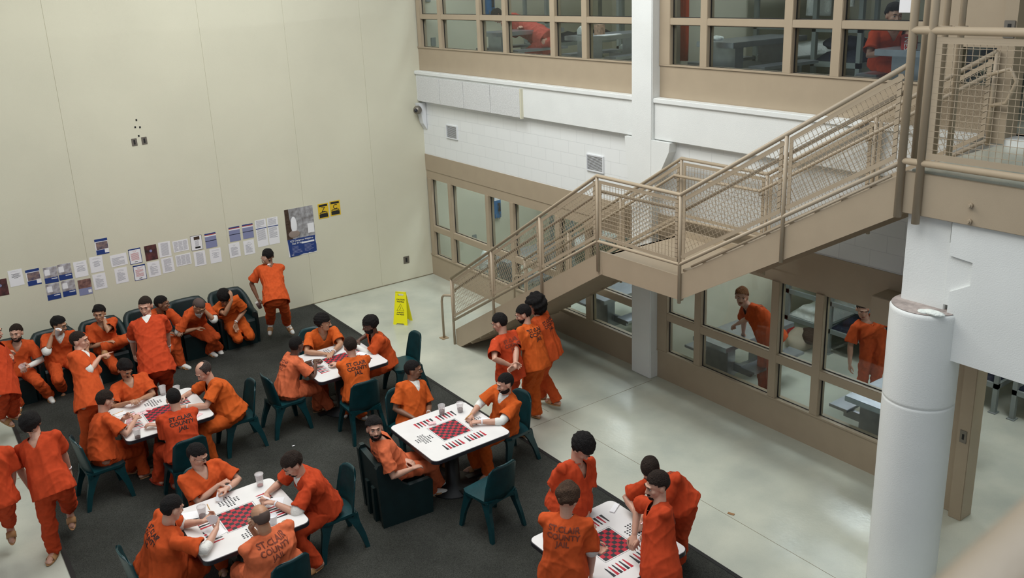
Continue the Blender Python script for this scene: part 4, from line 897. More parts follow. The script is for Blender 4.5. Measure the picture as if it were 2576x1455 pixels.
def bake(mb, name, voxel, smooth, m, parent, fold=None, cut=None, it_post=0):
    """fuse overlapping closed shapes into one continuous skin"""
    me = bpy.data.meshes.new(name); mb.bm.to_mesh(me); mb.bm.free(); ob = bpy.data.objects.new('tmp', me); COL.objects.link(ob)
    r = ob.modifiers.new('r', 'REMESH'); r.mode = 'VOXEL'; r.voxel_size = voxel; r.use_smooth_shade = True
    s = ob.modifiers.new('s', 'SMOOTH'); s.factor = 0.5; s.iterations = smooth
    dg = bpy.context.evaluated_depsgraph_get(); dg.update()
    out = bpy.data.meshes.new_from_object(ob.evaluated_get(dg)); bpy.data.objects.remove(ob, do_unlink=True); bpy.data.meshes.remove(me)
    out.name = name
    n = len(out.vertices); co = np.empty(n * 3); out.vertices.foreach_get('co', co); co = co.reshape(-1, 3)
    if fold is not None:
        no = np.empty(n * 3); out.vertices.foreach_get('normal', no); no = no.reshape(-1, 3)
        co = co + no * fold(co)[:, None]; out.vertices.foreach_set('co', co.ravel()); out.update()
    out.materials.clear(); out.materials.append(m)
    out.shade_smooth()
    o = bpy.data.objects.new(name, out); COL.objects.link(o)
    if parent is not None: o.parent = parent
    return o
def folds(seed, amp, k0=16.0, axis=None):
    r = np.random.default_rng(seed); W_ = []
    for i in range(9):
        d = r.normal(size=3); d /= np.linalg.norm(d); d[2] *= axis or 0.45; W_.append((d * k0 * r.uniform(0.6, 2.6), r.uniform(0, 6.28), r.normal(size=3) * k0 * 0.5, r.uniform(0, 6.28)))
    def f(co):
        h = np.zeros(len(co))
        for k, ph, k2, p2 in W_:
            s_ = np.sin(co @ k + ph + 1.6 * np.sin(co @ k2 + p2)); h += (1 - np.abs(s_)) ** 2 - 0.36
        return h * amp / 2.2 + 0.003
    return f
def smooth_rim(bm, n=4):
    rim = [v for v in bm.verts if v.is_boundary]
    for _ in range(n):
        new = {}
        for v in rim:
            nb = [e.other_vert(v) for e in v.link_edges if e.is_boundary]
            if len(nb) == 2: new[v] = (v.co * 2 + nb[0].co + nb[1].co) / 4
        for v, c in new.items(): v.co = c
def del_faces(o, fn):
    bm = bmesh.new(); bm.from_mesh(o.data); bm.normal_update()
    dead = [f for f in bm.faces if fn(np.array(f.calc_center_median()), np.array(f.normal))]
    bmesh.ops.delete(bm, geom=dead, context='FACES'); smooth_rim(bm, 8); bm.to_mesh(o.data); bm.free()
def keep_faces(o, fn, name, m, parent, off):
    bm = bmesh.new(); bm.from_mesh(o.data); bm.normal_update()
    N = {v.index: v.normal.copy() for v in bm.verts}
    bmesh.ops.delete(bm, geom=[f for f in bm.faces if not fn(np.array(f.calc_center_median()), np.array(f.normal))], context='FACES')
    for v in bm.verts: v.co += v.normal * off
    me = bpy.data.meshes.new(name); bm.to_mesh(me); bm.free(); me.materials.append(m); me.shade_smooth()
    p = bpy.data.objects.new(name, me); COL.objects.link(p); p.parent = parent
    return p
_text_cache = {}
def back_text_mesh(style):
    if style not in _text_cache:
        bm = bmesh.new()
        for body, z in zip(('ST.CLAIR' if style == 0 else 'ST CLAIR', 'COUNTY', 'JAIL'), (0.075, 0.0, -0.075)):
            b2 = bmesh.new(); b2.from_mesh(text_mesh(body, 0.082, 'CENTER', 1.0, 0.0022)); bmesh.ops.translate(b2, vec=(0, z, 0), verts=b2.verts); me = bpy.data.meshes.new('x'); b2.to_mesh(me); b2.free(); bm.from_mesh(me); bpy.data.meshes.remove(me)
        for ax, rngs in (((1, 0, 0), np.arange(-0.24, 0.25, 0.014)), ((0, 1, 0), np.arange(-0.12, 0.16, 0.014))):
            for t in rngs: bmesh.ops.bisect_plane(bm, geom=list(bm.verts) + list(bm.edges) + list(bm.faces), plane_co=tuple(a * t for a in ax), plane_no=ax)
        bmesh.ops.triangulate(bm, faces=bm.faces)
        me = bpy.data.meshes.new('back_text'); bm.to_mesh(me); bm.free(); _text_cache[style] = me
    return _text_cache[style]
VOX = 0.0058
def hand(mb, wrist, d, n, side, curl=0.5, sc=1.0, spread=1.0, point=False, thumb=0.6):
    """palm, four fingers and a thumb; d finger direction, n palm normal (towards what it touches), side = thumb direction"""
    d = nrm(d); n = nrm(n - d * (n @ d)); t = nrm(np.cross(d, n)); t = t if t @ side > 0 else -t
    P = lambda a, b, c: wrist + (d * a + t * b + n * c) * sc
    mb.rings([[P(a, w_ * math.cos(q) + o_, h_ * math.sin(q)) for q in [2 * math.pi * k / 12 for k in range(12)]] for a, w_, h_, o_ in ((-0.012, 0.024, 0.019, 0), (0.012, 0.029, 0.018, 0), (0.045, 0.037, 0.017, 0.002), (0.078, 0.041, 0.015, 0.0), (0.092, 0.037, 0.011, -0.002))])
    for k, (b, L) in enumerate(((0.031, 0.072), (0.0105, 0.080), (-0.0105, 0.074), (-0.031, 0.058))):
        c = curl * (1.0 + 0.12 * k)
        if point: c = 0.03 if k == 0 else 1.25
        p = P(0.084 - 0.004 * abs(k - 1), b, 0.0); ang = 0.0; pts = [p]; out = b * 0.22 * spread
        dd0 = nrm(d + t * out * 6)
        for s_, f in enumerate((0.44, 0.31, 0.25)):
            ang += c * (0.75, 0.9, 0.6)[s_]; dd = dd0 * math.cos(ang) + n * math.sin(ang); pts.append(pts[-1] + dd * L * f * sc)
        mb.tube(pts, [0.0093 * sc, 0.0088 * sc, 0.008 * sc, 0.0068 * sc], 8, round_ends=True)
    b0 = P(0.022, 0.026, 0.004); b1 = P(0.048, 0.053, 0.012 + 0.012 * thumb); b2 = P(0.076, 0.064 - 0.016 * thumb, 0.020 + 0.02 * thumb); b3 = P(0.098, 0.062 - 0.03 * thumb, 0.026 + 0.022 * thumb)
    mb.tube([b0, b1, b2, b3], [0.015 * sc, 0.0125 * sc, 0.0105 * sc, 0.0085 * sc], 8, round_ends=True)
def person(key, label, hips, head, face, gaze, hl, hr, fl, fr_, skin='light', hair='short', hc='black', cloth=0, girth=1.0, shade=None, text=None, beard=None, sleeves=None, tee=False,
           curl=(0.5, 0.5), palm=(None, None), hdir=(None, None), pointR=False, sock=False, shoes='sandal', glasses=False, band=None, kneeL=None, kneeR=None, elL=None, elR=None, sx=1.0, vox=None, legs=True, roll=0.0, tattoo=False, hemcut=None, hsc=1.05):
    vx = vox or VOX
    hips, head = V(*hips), V(*head); f = yawdir(face); s = V(-f[1], f[0], 0)  # s points to the person's left
    g = yawdir(*gaze); up = V(0, 0, 1); hs = nrm(np.cross(up, g)); hu = nrm(np.cross(g, hs))
    if roll: hs, hu = hs * math.cos(roll) + hu * math.sin(roll), hu * math.cos(roll) - hs * math.sin(roll)
    base = V(hips[0], hips[1], 0.0 if hips[2] < 3 else 4.15)
    sp = head - hips; L = np.linalg.norm(sp); e = sp / L
    # neck base: below and behind the head
    nk = head - nrm(e * 0.75 + V(0, 0, 1) * 0.25) * 0.146 * hsc - f * 0.018
    dv = nrm(nk - hips); Ls = np.linalg.norm(nk - hips)
    slouch = 0.02 + 0.05 * max(0, 1 - dv[2]) * 2
    fo = nrm(f - dv * (f @ dv)); so = nrm(np.cross(dv, fo)); so = so if so @ s > 0 else -so
    bend = -fo * slouch
    if dv @ f < -0.05: bend = fo * 0.01
    def spine(t): return lerp(hips, nk, t) + bend * math.sin(math.pi * min(1, max(0, t)))
    root = empty('x'); bpy.data.objects.remove(root)
    # ---------------- shared limb points
    armU, armF = 0.285 * sx, 0.255 * sx
    shl = {q: spine(0.905) + so * q * 0.180 * (1 + (girth - 1) * 0.5) for q in (1, -1)}
    hand_t = {+1: hl, -1: hr}; arms = {}
    for sd in (1, -1):
        tgt = hand_t[sd]
        if tgt is None or isinstance(tgt, str):
            if tgt == 'side' or tgt is None: tgt = shl[sd] + V(0, 0, -0.53) + so * sd * 0.07 + f * 0.05
            elif tgt == 'knee': tgt = hips + f * 0.42 + s * sd * 0.14 + V(0, 0, 0.12)
            elif tgt == 'lap': tgt = hips + f * 0.24 + s * sd * 0.05 + V(0, 0, 0.14)
        tgt = V(*tgt)
        pole = {1: elL, -1: elR}[sd]
        pole = V(*pole) if pole is not None else (so * sd * 0.75 - fo * 0.45 - V(0, 0, 0.75))
        el, wr = ik(shl[sd], tgt, armU, armF, pole); arms[sd] = (shl[sd], el, wr)
    legs_ = {}
    foot_t = {+1: fl, -1: fr_}
    for sd in (1, -1):
        hp = hips + s * sd * 0.088 * girth; ft = foot_t[sd]
        standing = hips[2] % 4.15 > 0.75
        if ft is None: ft = (hp + f * (0.36 if not standing else 0.02) + s * sd * 0.03) * V(1, 1, 0) + V(0, 0, base[2])
        ft = V(*ft); an = ft + V(0, 0, 0.075)
        pole = {1: kneeL, -1: kneeR}[sd]; pole = V(*pole) if pole is not None else (f * 1.0 + s * sd * 0.12 + V(0, 0, 0.35 if not standing else 0.0))
        kn, an = ik(hp, an, 0.43, 0.41, pole); legs_[sd] = (hp, kn, an)
    # ---------------- body
    mb = MB(); H = np.array([hs, g, hu]) * hsc; Pt = lambda x, y, z: head + (hs * x + g * y + hu * z) * hsc
    mb.ell(Pt(0, -0.012, 0.022), (0.076, 0.096, 0.096), H); mb.ell(Pt(0, 0.028, -0.028), (0.060, 0.064, 0.086), H); mb.ell(Pt(0, 0.042, -0.085), (0.043, 0.044, 0.030), H)
    for q in (1, -1):
        mb.ell(Pt(q * 0.037, 0.058, -0.024), (0.024, 0.024, 0.022), H, 10, 7); mb.ell(Pt(q * 0.076, -0.006, -0.010), (0.011, 0.021, 0.032), H, 10, 7)
        mb.tube([Pt(q * 0.010, 0.088, 0.026), Pt(q * 0.036, 0.080, 0.026)], 0.0105, 8, round_ends=True)
        mb.ell(Pt(q * 0.011, 0.098, -0.034), (0.009, 0.010, 0.008), H, 8, 6)
    mb.tube([Pt(0, 0.086, 0.012), Pt(0, 0.098, -0.012), Pt(0, 0.108, -0.030)], [0.0085, 0.010, 0.012], 8, round_ends=True)
    mb.ell(Pt(0, 0.086, -0.062), (0.023, 0.012, 0.012), H, 10, 7)
    mb.tube([Pt(0, -0.022, -0.03), lerp(Pt(0, -0.022, -0.05), nk, 0.55), nk - dv * 0.03], [0.052, 0.052 * (0.6 + 0.4 * girth), 0.060], 14, round_ends=True)
    def torso(mb, inset, flare, lo=-0.10, chest=0.0):
        R = []
        G = girth
        for t, w_, d_, o_ in ((lo, 0.180 * G + flare * 1.2, 0.135 * G + flare * 1.2, 0), (0.0, 0.182 * G + flare, 0.142 * G + flare * 0.9, 0.0), (0.2, 0.172 * G + flare * .6, 0.135 * G + flare * .7, 0.012 * (G - 1) * 8), (0.42, 0.168 * (G * .7 + .3), 0.128 * G, 0.01 * (G - 1) * 8), (0.62, 0.182 * (G * .6 + .4), 0.125 * (G * .6 + .4), 0.0),
                              (0.78, 0.192 * (G * .5 + .5), 0.118 * (G * .5 + .5), 0.0), (0.885, 0.186, 0.104, 0.0), (0.945, 0.150, 0.088, 0.0), (0.985, 0.105, 0.076, 0.0), (1.03, 0.076, 0.066, 0.0)):
            c = spine(t) if t >= 0 else hips + dv * t * Ls * (1 if hips[2] % 4.15 > 0.75 else 0.5); w2, d2 = max(0.02, w_ - inset), max(0.02, d_ - inset)
            R.append([c + fo * o_ + so * w2 * math.copysign(abs(math.cos(q)) ** 0.85, math.cos(q)) + fo * d2 * math.copysign(abs(math.sin(q)) ** 0.9, math.sin(q)) for q in [2 * math.pi * k / 24 for k in range(24)]])
        mb.rings(R)
    torso(mb, 0.034, 0.0, -0.02)
    for sd in (1, -1):
        a, b, c = arms[sd]; k = 0.85 + 0.15 * girth
        mb.tube([spine(0.86) + so * sd * 0.09, a, lerp(a, b, .5), b, lerp(b, c, .3), lerp(b, c, .75), c], [0.045, 0.046, 0.046 * k, 0.039 * k, 0.040 * k, 0.030, 0.0245], 12, round_ends=True)
        fd = nrm(c - b); hd = hdir[0 if sd > 0 else 1]; hd = nrm(V(*hd)) if hd is not None else fd
        pn = palm[0 if sd > 0 else 1]
        if pn is None: pn = V(0, 0, -1.0) if abs(fd[2]) < 0.6 else -so * sd
        pn = V(*pn) if not isinstance(pn, np.ndarray) else pn
        if abs(nrm(pn) @ hd) > 0.9: pn = pn + fo * 0.7
        sdv = (-so * sd + fo * 0.8 + V(0, 0, 0.3))
        hand(mb, c + hd * 0.008, hd, pn, sdv, curl[0 if sd > 0 else 1], 1.0, point=(pointR and sd < 0))
        if legs:
            h_, kn, an = legs_[sd]; ft = an - V(0, 0, 0.075)
            mb.tube([h_, lerp(h_, kn, .5), kn, lerp(kn, an, .35), lerp(kn, an, .8), an], [0.080 * k, 0.068 * k, 0.053, 0.052, 0.038, 0.036], 12, round_ends=True)
            sh = nrm(an - kn); tdir = nrm(V(*(f * 0.9 + s * sd * 0.22)))
            if sh[2] > -0.75: tdir = nrm(tdir - sh * (tdir @ sh) * 0.8 + V(0, 0, -0.15))
            legs_[sd] = (h_, kn, an, tdir)
            hl_ = an + V(0, 0, -0.040)
            mb.tube([hl_ - tdir * 0.045, hl_ + tdir * 0.03, hl_ + tdir * 0.10 + V(0, 0, -0.008), hl_ + tdir * 0.155 + V(0, 0, -0.014)], [0.032, 0.038, 0.037, 0.026], 12, round_ends=True)
            for q in range(5): 
                tl = np.cross(tdir, V(0, 0, 1)); off_ = (q - 2) * 0.016; p0 = hl_ + tdir * (0.155 - abs(q - 1) * 0.006) + tl * off_ * (1) + V(0, 0, -0.018)
                mb.tube([p0, p0 + tdir * 0.028], [0.0095, 0.008], 6, round_ends=True)
    if not legs: 
        pass
    body = bake(mb, 'person', vx, 3, shade or SKIN[skin], None)
    # move origin to the base
    body.data.transform(Matrix.Translation(Vector(-base))); body.location = tuple(base); tag(body, label, 'person')
    B_ = Vector(-base)
    def fin(o): o.data.transform(Matrix.Translation(B_)); return o
    def child(mb, name, m, smooth=True): return fin(mb.build(name, m, body, smooth=smooth))
    OR = ORANGE[cloth]
    # ---------------- shirt
    mb = MB(); lo = -0.16 if hips[2] % 4.15 > 0.75 else -0.14
    if hemcut is not None: lo = hemcut
    torso(mb, -0.010, 0.026, lo)
    for sd in (1, -1):
        a, b, c = arms[sd]; ax = nrm(b - a)
        mb.tube([spine(0.84) + so * sd * 0.08, a - dv * 0.004, a + ax * 0.09, a + ax * 0.232], [0.075, 0.066, 0.073, 0.092], 16, round_ends=False)
        mb.ell(a - dv * 0.006, (0.067, 0.067, 0.067), None, 12, 9)
        mb.tube([spine(1.02) + so * sd * 0.03 - dv * 0.035, a + dv * 0.002], [0.060, 0.056], 14, round_ends=True)
    shirt = bake(mb, 'shirt', 0.0115, 5, OR, body, fold=folds(sum(map(ord, key)) * 7, 0.014, 14.0, 0.3))
    Ls2 = Ls
    def sleeve_end(c, n):
        for sd in (1, -1):
            a, b, _ = arms[sd]; ax = nrm(b - a); t = (c - a) @ ax; r = np.linalg.norm(c - a - ax * t)
            hh = (c - hips) @ dv; q3 = c - spine(hh / Ls)
            if 0 < hh < Ls * 1.02 and ((q3 @ so) / 0.215) ** 2 + ((q3 @ fo) / 0.165) ** 2 < 1.0: continue
            if t > 0.214 and r < 0.084 and n @ ax > 0.55: return True
        return False
    def neck_hole(c, n, k=1.0):
        ax = nrm(head - nk); t = (c - nk) @ dv; r = np.linalg.norm((c - nk) - dv * t)
        if t > -0.012 and r < 0.060 * k and n @ dv > 0.25: return True
        x = (c - nk) @ so; 
        fr2 = (c - nk) @ fo
        dep = -t
        return fr2 > 0.02 and n @ fo > 0.05 and dep > -0.05 and dep < 0.115 * k and abs(x) < 0.062 * k * (1 - dep / (0.125 * k)) + 0.004
    def hem(c, n): return (c - hips) @ dv < lo * Ls * 0.5 + 0.02 and n @ dv < -0.75 and hips[2] % 4.15 > 0.75
    def arm_hole_wh(c, n): return neck_hole(c, n, 1.22)
    if tee: fin(keep_faces(shirt, lambda c, n: neck_hole(c, n, 1.3) and ((c - nk) @ dv < 0.03), 'undershirt', M['sock'], body, -0.007))
    del_faces(shirt, lambda c, n: neck_hole(c, n) or sleeve_end(c, n) or hem(c, n))
    # back print
    if text is not None:
        bvh = BVHTree.FromPolygons([v.co[:] for v in shirt.data.vertices], [p.vertices[:] for p in shirt.data.polygons])
        bm = bmesh.new(); bm.from_mesh(back_text_mesh(text[0])); c0 = spine(0.66) + dv * 0.02; kk = 0.80 * (text[1] if len(text) > 1 else 1.0)
        dead = []
        for v in bm.verts:
            o3 = c0 + np.cross(fo, dv) * v.co.x * kk + dv * v.co.y * kk - fo * 0.45
            h = bvh.ray_cast(Vector(o3), Vector(fo), 0.9)
            if h[0] is None: dead.append(v)
            else: v.co = h[0] + h[1] * 0.0022
        bmesh.ops.delete(bm, geom=dead, context='VERTS'); me = bpy.data.meshes.new('back_lettering'); bm.to_mesh(me); bm.free(); me.materials.append(M['shirt_ink'] if len(text) < 3 else M['shirt_ink_dark'])
        tx = bpy.data.objects.new('back_lettering', me); COL.objects.link(tx); tx.parent = body; fin(tx)
    sm = shirt.modifiers.new('thick', 'SOLIDIFY'); sm.thickness = 0.003; sm.offset = -1
    fin(shirt)
    # white sleeves
    if sleeves:
        for sd in (1, -1):
            k_ = sleeves[0 if sd > 0 else 1]
            if not k_: continue
            a, b, c = arms[sd]; ax = nrm(b - a)
            if k_ == 'cuff': pts, rd = [a + ax * 0.17, a + ax * 0.235, a + ax * 0.262], [0.050, 0.072, 0.066]
            elif k_ == 'half': pts, rd = [a + ax * 0.17, a + ax * 0.22, lerp(b, a, .12), b, lerp(b, c, .22)], [0.050, 0.055, 0.052, 0.050, 0.047]
            else: pts, rd = [a + ax * 0.17, a + ax * 0.22, b, lerp(b, c, .5), lerp(b, c, .9)], [0.050, 0.055, 0.049, 0.043, 0.034]
            child(MB().tube(pts, rd, 14, round_ends=True), 'white_sleeve', 'sock')
    # ---------------- trousers
    if legs:
        mb = MB(); G = 0.75 + 0.25 * girth
        c0 = hips; R = []
        mb.ell(hips + V(0, 0, -0.01), (0.165 * girth, 0.135 * girth, 0.125), np.array([s, f, V(0, 0, 1)]), 20, 12)
        if hips[2] % 4.15 > 0.75: mb.rings([[hips + V(0, 0, z) + s * 0.155 * girth * math.cos(q) + f * 0.125 * girth * math.sin(q) for q in [2 * math.pi * k / 20 for k in range(20)]] for z in (-0.06, 0.12)])
        for sd in (1, -1):
            h_, kn, an, td = legs_[sd]; ax = nrm(an - kn)
            an2 = an + ax * 0.028
            mb.tube([h_, lerp(h_, kn, .35), lerp(h_, kn, .75), kn, lerp(kn, an, .25), lerp(kn, an, .6), lerp(kn, an, .85), an2], [0.108 * G, 0.104 * G, 0.090 * G, 0.082, 0.082, 0.079, 0.079, 0.078], 16)
            mb.ell(kn, (0.083, 0.083, 0.083), None, 12, 9)
        tr = bake(mb, 'trousers', 0.0125, 5, OR, body, fold=folds(sum(map(ord, key)) * 3 + 5, 0.013, 15.0))
        fin(tr)
        for sd in (1, -1):
            h_, kn, an, td = legs_[sd]; hl_ = an + V(0, 0, -0.040); tl = np.cross(td, V(0, 0, 1)); tl = nrm(tl)
            if sock: child(MB().tube([an + V(0, 0, 0.03), an - V(0, 0, 0.02)], 0.046, 12, round_ends=True).tube([hl_ - td * 0.045, hl_ + td * 0.03, hl_ + td * 0.10 + V(0, 0, -0.006), hl_ + td * 0.17 + V(0, 0, -0.016)], [0.036, 0.043, 0.042, 0.032], 12, round_ends=True), 'sock', 'sock')
            sl = hl_ + V(0, 0, -0.034); mb = MB(); R = []
            nn = nrm(np.cross(td, tl)); nn = nn if nn[2] > 0 else -nn
            for zz in (-0.012, 0.006): R.append([sl + td * (0.062 + 0.130 * math.cos(q)) + tl * (0.042 + 0.008 * math.cos(q)) * math.sin(q) + nn * zz for q in [2 * math.pi * k / 24 for k in range(24)]])
            mb.rings(R); so_ = child(mb, 'sandal' if shoes == 'sandal' else 'shoe', 'sandal' if shoes == 'sandal' else 'orange_shoe', smooth=False)
            mb = MB(); rg = []
            if shoes == 'sandal':
                for t in (0.055, 0.085, 0.12): rg.append([sl + td * t + tl * (0.050 * math.cos(q)) + nn * (0.004 + (0.070 - t * 0.14) * math.sin(q)) for q in [math.pi * k / 12 for k in range(13)]] + [sl + td * t + tl * (0.046 * math.cos(q)) + nn * (0.004 + (0.065 - t * 0.14) * math.sin(q)) for q in [math.pi * k / 12 for k in range(12, -1, -1)]])
                mb.rings(rg); st_ = fin(mb.build('strap', 'sandal', so_))
            else:
                for t, w_, h_ in ((-0.065, 0.03, 0.04), (-0.03, 0.044, 0.07), (0.03, 0.046, 0.075), (0.10, 0.050, 0.05), (0.17, 0.04, 0.035), (0.185, 0.015, 0.02)): rg.append([sl + td * t + tl * w_ * math.cos(q) + nn * h_ * (0.45 + 0.55 * math.sin(q)) for q in [2 * math.pi * k / 14 for k in range(14)]])
                fin(mb.rings(rg).build('upper', 'orange_shoe', so_, smooth=True))
    # ---------------- hair, face details
    hm = HAIR[hc]; rs = np.random.default_rng(sum(map(ord, key)))
    def hairblob(cx, cy, cz, rx, ry, rz, amp, keep, name='hair', m=hm, freq=38.0, seg=44, rg=30):
        mb = MB(); mb.ell((0, 0, 0), (1, 1, 1), seg=seg, rg=rg); ph = rs.uniform(0, 6.28, 6)
        for v in mb.bm.verts:
            x, y, z = v.co
            p = (x * rx, y * ry, z * rz); q_ = math.sin(p[0] * freq * 2 + ph[0] + 2 * math.sin(p[1] * freq + ph[3])) * math.sin(p[1] * freq * 1.7 + ph[1] + 2 * math.sin(p[2] * freq * 1.2 + ph[4])) + 0.6 * math.sin(p[2] * freq * 2.6 + p[0] * freq + ph[2])
            k = 1 + amp * q_
            hang_ = 1.0
            yy = cy + p[1] * k; zz = cz + p[2] * k; xx = cx + p[0] * k
            v.co = Vector(Pt(xx, yy, zz))
            v.tag = not keep(xx, yy, zz)
        bmesh.ops.delete(mb.bm, geom=[v for v in mb.bm.verts if v.tag], context='VERTS')
        o = child(mb, name, m, smooth=True)
        md = o.modifiers.new('thick', 'SOLIDIFY'); md.thickness = 0.006; md.offset = -1
        return o
    def HL(x, y, z):
        if y > 0.035: return z > 0.052 + 0.25 * (y - 0.06) + 0.12 * (0.05 - abs(x)) * (1 if abs(x) < 0.05 else 0)
        if y > 0.008: return z > -0.012 - (0.012 if y < 0.022 else -0.03 - 1.0 * (y - 0.022))
        if y > -0.030: return z > 0.022
        return z > -0.074 + 0.25 * (y + 0.08) * 0
    if hair == 'short': hairblob(0, -0.016, 0.030, 0.084, 0.100, 0.098, 0.022, HL)
    elif hair == 'full': hairblob(0, -0.014, 0.036, 0.090, 0.106, 0.102, 0.04, HL, freq=30)
    elif hair == 'mop': hairblob(0, -0.008, 0.038, 0.096, 0.110, 0.104, 0.05, lambda x, y, z: z > 0.028 + 0.3 * (y - 0.05) if y > 0.02 else z > -0.065, freq=26)
    elif hair == 'afro': hairblob(0, -0.02, 0.040, 0.100, 0.112, 0.104, 0.045, lambda x, y, z: z > 0.036 if y > 0.01 else z > -0.06, freq=60)
    elif hair == 'big': hairblob(0, -0.035, 0.010, 0.135, 0.135, 0.145, 0.09, lambda x, y, z: y < 0.045 or z > 0.05, freq=34)
    elif hair == 'buzz': hairblob(0, -0.013, 0.024, 0.0795, 0.0985, 0.0975, 0.005, HL)
    elif hair == 'bald': hairblob(0, -0.013, 0.022, 0.0785, 0.0985, 0.0965, 0.004, lambda x, y, z: (-0.045 + (0.02 if y > -0.04 else 0)) < z < 0.045 + 0.2 * -y and y < 0.02)
    elif hair == 'thin': hairblob(0, -0.016, 0.028, 0.086, 0.102, 0.096, 0.03, lambda x, y, z: (z > -0.06 + (0.03 if y > -0.03 else 0) and y < 0.03) and not (z > 0.105 and abs(x) < 0.045 and y > -0.07), freq=30)
    if beard == 'full': hairblob(0, 0.030, -0.052, 0.066, 0.070, 0.072, 0.03, lambda x, y, z: z < -0.045 - 0.35 * max(0, y - 0.02) * (1 if abs(x) < 0.03 else 0.2) and y > -0.015, name='beard')
    elif beard == 'goatee': hairblob(0, 0.052, -0.088, 0.036, 0.042, 0.034, 0.04, lambda x, y, z: y > 0.045 and z < -0.076, name='beard')
    elif beard == 'tache': hairblob(0, 0.088, -0.052, 0.026, 0.015, 0.008, 0.03, lambda x, y, z: True, name='moustache', seg=16, rg=8)
    if beard in ('full', 'goatee'): hairblob(0, 0.089, -0.052, 0.027, 0.013, 0.007, 0.03, lambda x, y, z: True, name='moustache', seg=16, rg=8)
    mb = MB(); m2 = MB(); m3 = MB()
    look_down = gaze[1] < -35
    for q in (1, -1):
        mb.ell(Pt(q * 0.030, 0.0815, 0.004), (0.0125, 0.0075, 0.0055 if not look_down else 0.003), H, 12, 8)
        m2.ell(Pt(q * 0.030, 0.0875, 0.003), (0.0055, 0.003, 0.005 if not look_down else 0.0025), H, 10, 6)
        m3.tube([Pt(q * 0.013, 0.0975, 0.026), Pt(q * 0.030, 0.0955, 0.031), Pt(q * 0.046, 0.084, 0.024)], [0.0035, 0.0042, 0.0025], 6)
        m2.tube([Pt(q * 0.017, 0.0870, 0.008), Pt(q * 0.030, 0.0895, 0.0105), Pt(q * 0.043, 0.0825, 0.008)], 0.0016, 5)
    child(mb, 'eye_whites', 'eye'); child(m2, 'irises', 'iris'); child(m3, 'eyebrows', hm if hc != 'shaved' else HAIR['brown'], smooth=False)
    child(MB().tube([Pt(-0.022, 0.0935, -0.064), Pt(0, 0.0985, -0.062), Pt(0.022, 0.0935, -0.064)], [0.003, 0.0045, 0.003], 6).tube([Pt(-0.017, 0.0935, -0.070), Pt(0, 0.098, -0.0715), Pt(0.017, 0.0935, -0.070)], [0.003, 0.0045, 0.003], 6), 'lips', 'lip' if skin in ('light', 'tan') else 'lip_dark')
    if glasses:
        mb = MB()
        for q in (1, -1):
            mb.tube([Pt(q * 0.031 + 0.019 * math.cos(a), 0.1005 - 0.004 * abs(math.cos(a)), 0.003 + 0.014 * math.sin(a)) for a in [2 * math.pi * k / 16 for k in range(16)]], 0.0018, 5, closed=True)
            mb.tube([Pt(q * 0.050, 0.096, 0.006), Pt(q * 0.079, 0.05, 0.008), Pt(q * 0.084, -0.01, 0.004)], 0.0018, 5)
        mb.tube([Pt(-0.012, 0.101, 0.006), Pt(0.012, 0.101, 0.006)], 0.0018, 5); child(mb, 'spectacles', 'glasses')
    if band:
        for sd, ch in ((1, 'L'), (-1, 'R')):
            if ch in band:
                a, b, c = arms[sd]; d = nrm(c - b); child(MB().tube([c - d * 0.028, c - d * 0.012], 0.030, 14), 'wristband', 'wrist', smooth=False)
    return {'body': body, 'arms': arms, 'head': head, 'Pt': Pt, 'f': f, 's': s, 'hips': hips}
M['lip_dark'] = mat('dark_lip', (0.10, 0.035, 0.03), 0.5)
def pz(x, y, z): return tuple(at(x, y, Z=z))
def P_(key, label, hips, head, face, gaze, hl, hr, fl=None, fr_=None, **k):
    def cv(a): return pz(*a) if (a is not None and not isinstance(a, str)) else a
    FL = 0.014
    def cf(a): 
        if a is None: return None
        return pz(a[0], a[1], a[2] if len(a) > 2 else FL)
    return person(key, label, cv(hips) if not isinstance(hips, list) else tuple(hips), cv(head) if not isinstance(head, list) else tuple(head), face, gaze, cv(hl), cv(hr), cf(fl), cf(fr_), **k)
ppl = {}
def A(key, *a, **k):
    if ONLY and key not in ONLY: return None
    ppl[key] = P_(key, *a, **k); return ppl[key]
# ---- seated along the cream wall
A('P1', 'bearded person in orange seated leftmost along the wall, white long sleeve, holding a cup', [-7.72, -1.00, 0.52], (41, 838, 1.12), 262, (246, 0), (72, 922, 0.66), (48, 912, 0.66), (125, 1005), (50, 1030), hc='brown', beard='full', sleeves=('full', 'half'), sock=True, curl=(0.7, 0.6))
A('P2', 'person in orange with glasses drinking from a white cup by the wall', [-7.15, -1.00, 0.52], (148, 818, 1.13), 268, (318, -12), (219, 880, 0.68), (131, 845, 1.02), (212, 985), (160, 990), hair='full', hc='black', skin='tan', glasses=True, tee=True, sleeves=(None, 'cuff'), elR=(-0.6, 0, -1), curl=(0.5, 0.9), hdir=(None, (0.35, -0.1, 0.5)), palm=(None, (1, 0, 0)))
A('P3', 'person in orange seated cross legged by the wall with one hand at his chin', [-6.46, -1.00, 0.54], (250, 789, 1.12), 272, (250, -4), (261, 800, 1.03), (268, 862, 0.70), (262, 885, 0.56), (295, 948), hair='full', hc='black', skin='tan', band='L', elL=(0.8, -0.2, -0.8), curl=(1.0, 0.4), hdir=((-0.3, 0.2, 0.6), None), palm=((-0.2, 0.6, 0), None), kneeL=(1.0, -0.4, 0.3))
A('P5', 'person in orange seated by the wall looking right, partly behind a standing man', [-5.80, -1.00, 0.52], (407, 764, 1.12), 285, (335, -8), (454, 832, 0.66), (418, 838, 0.66), (457, 925), (440, 915), skin='brown', hc='black', sock=True)
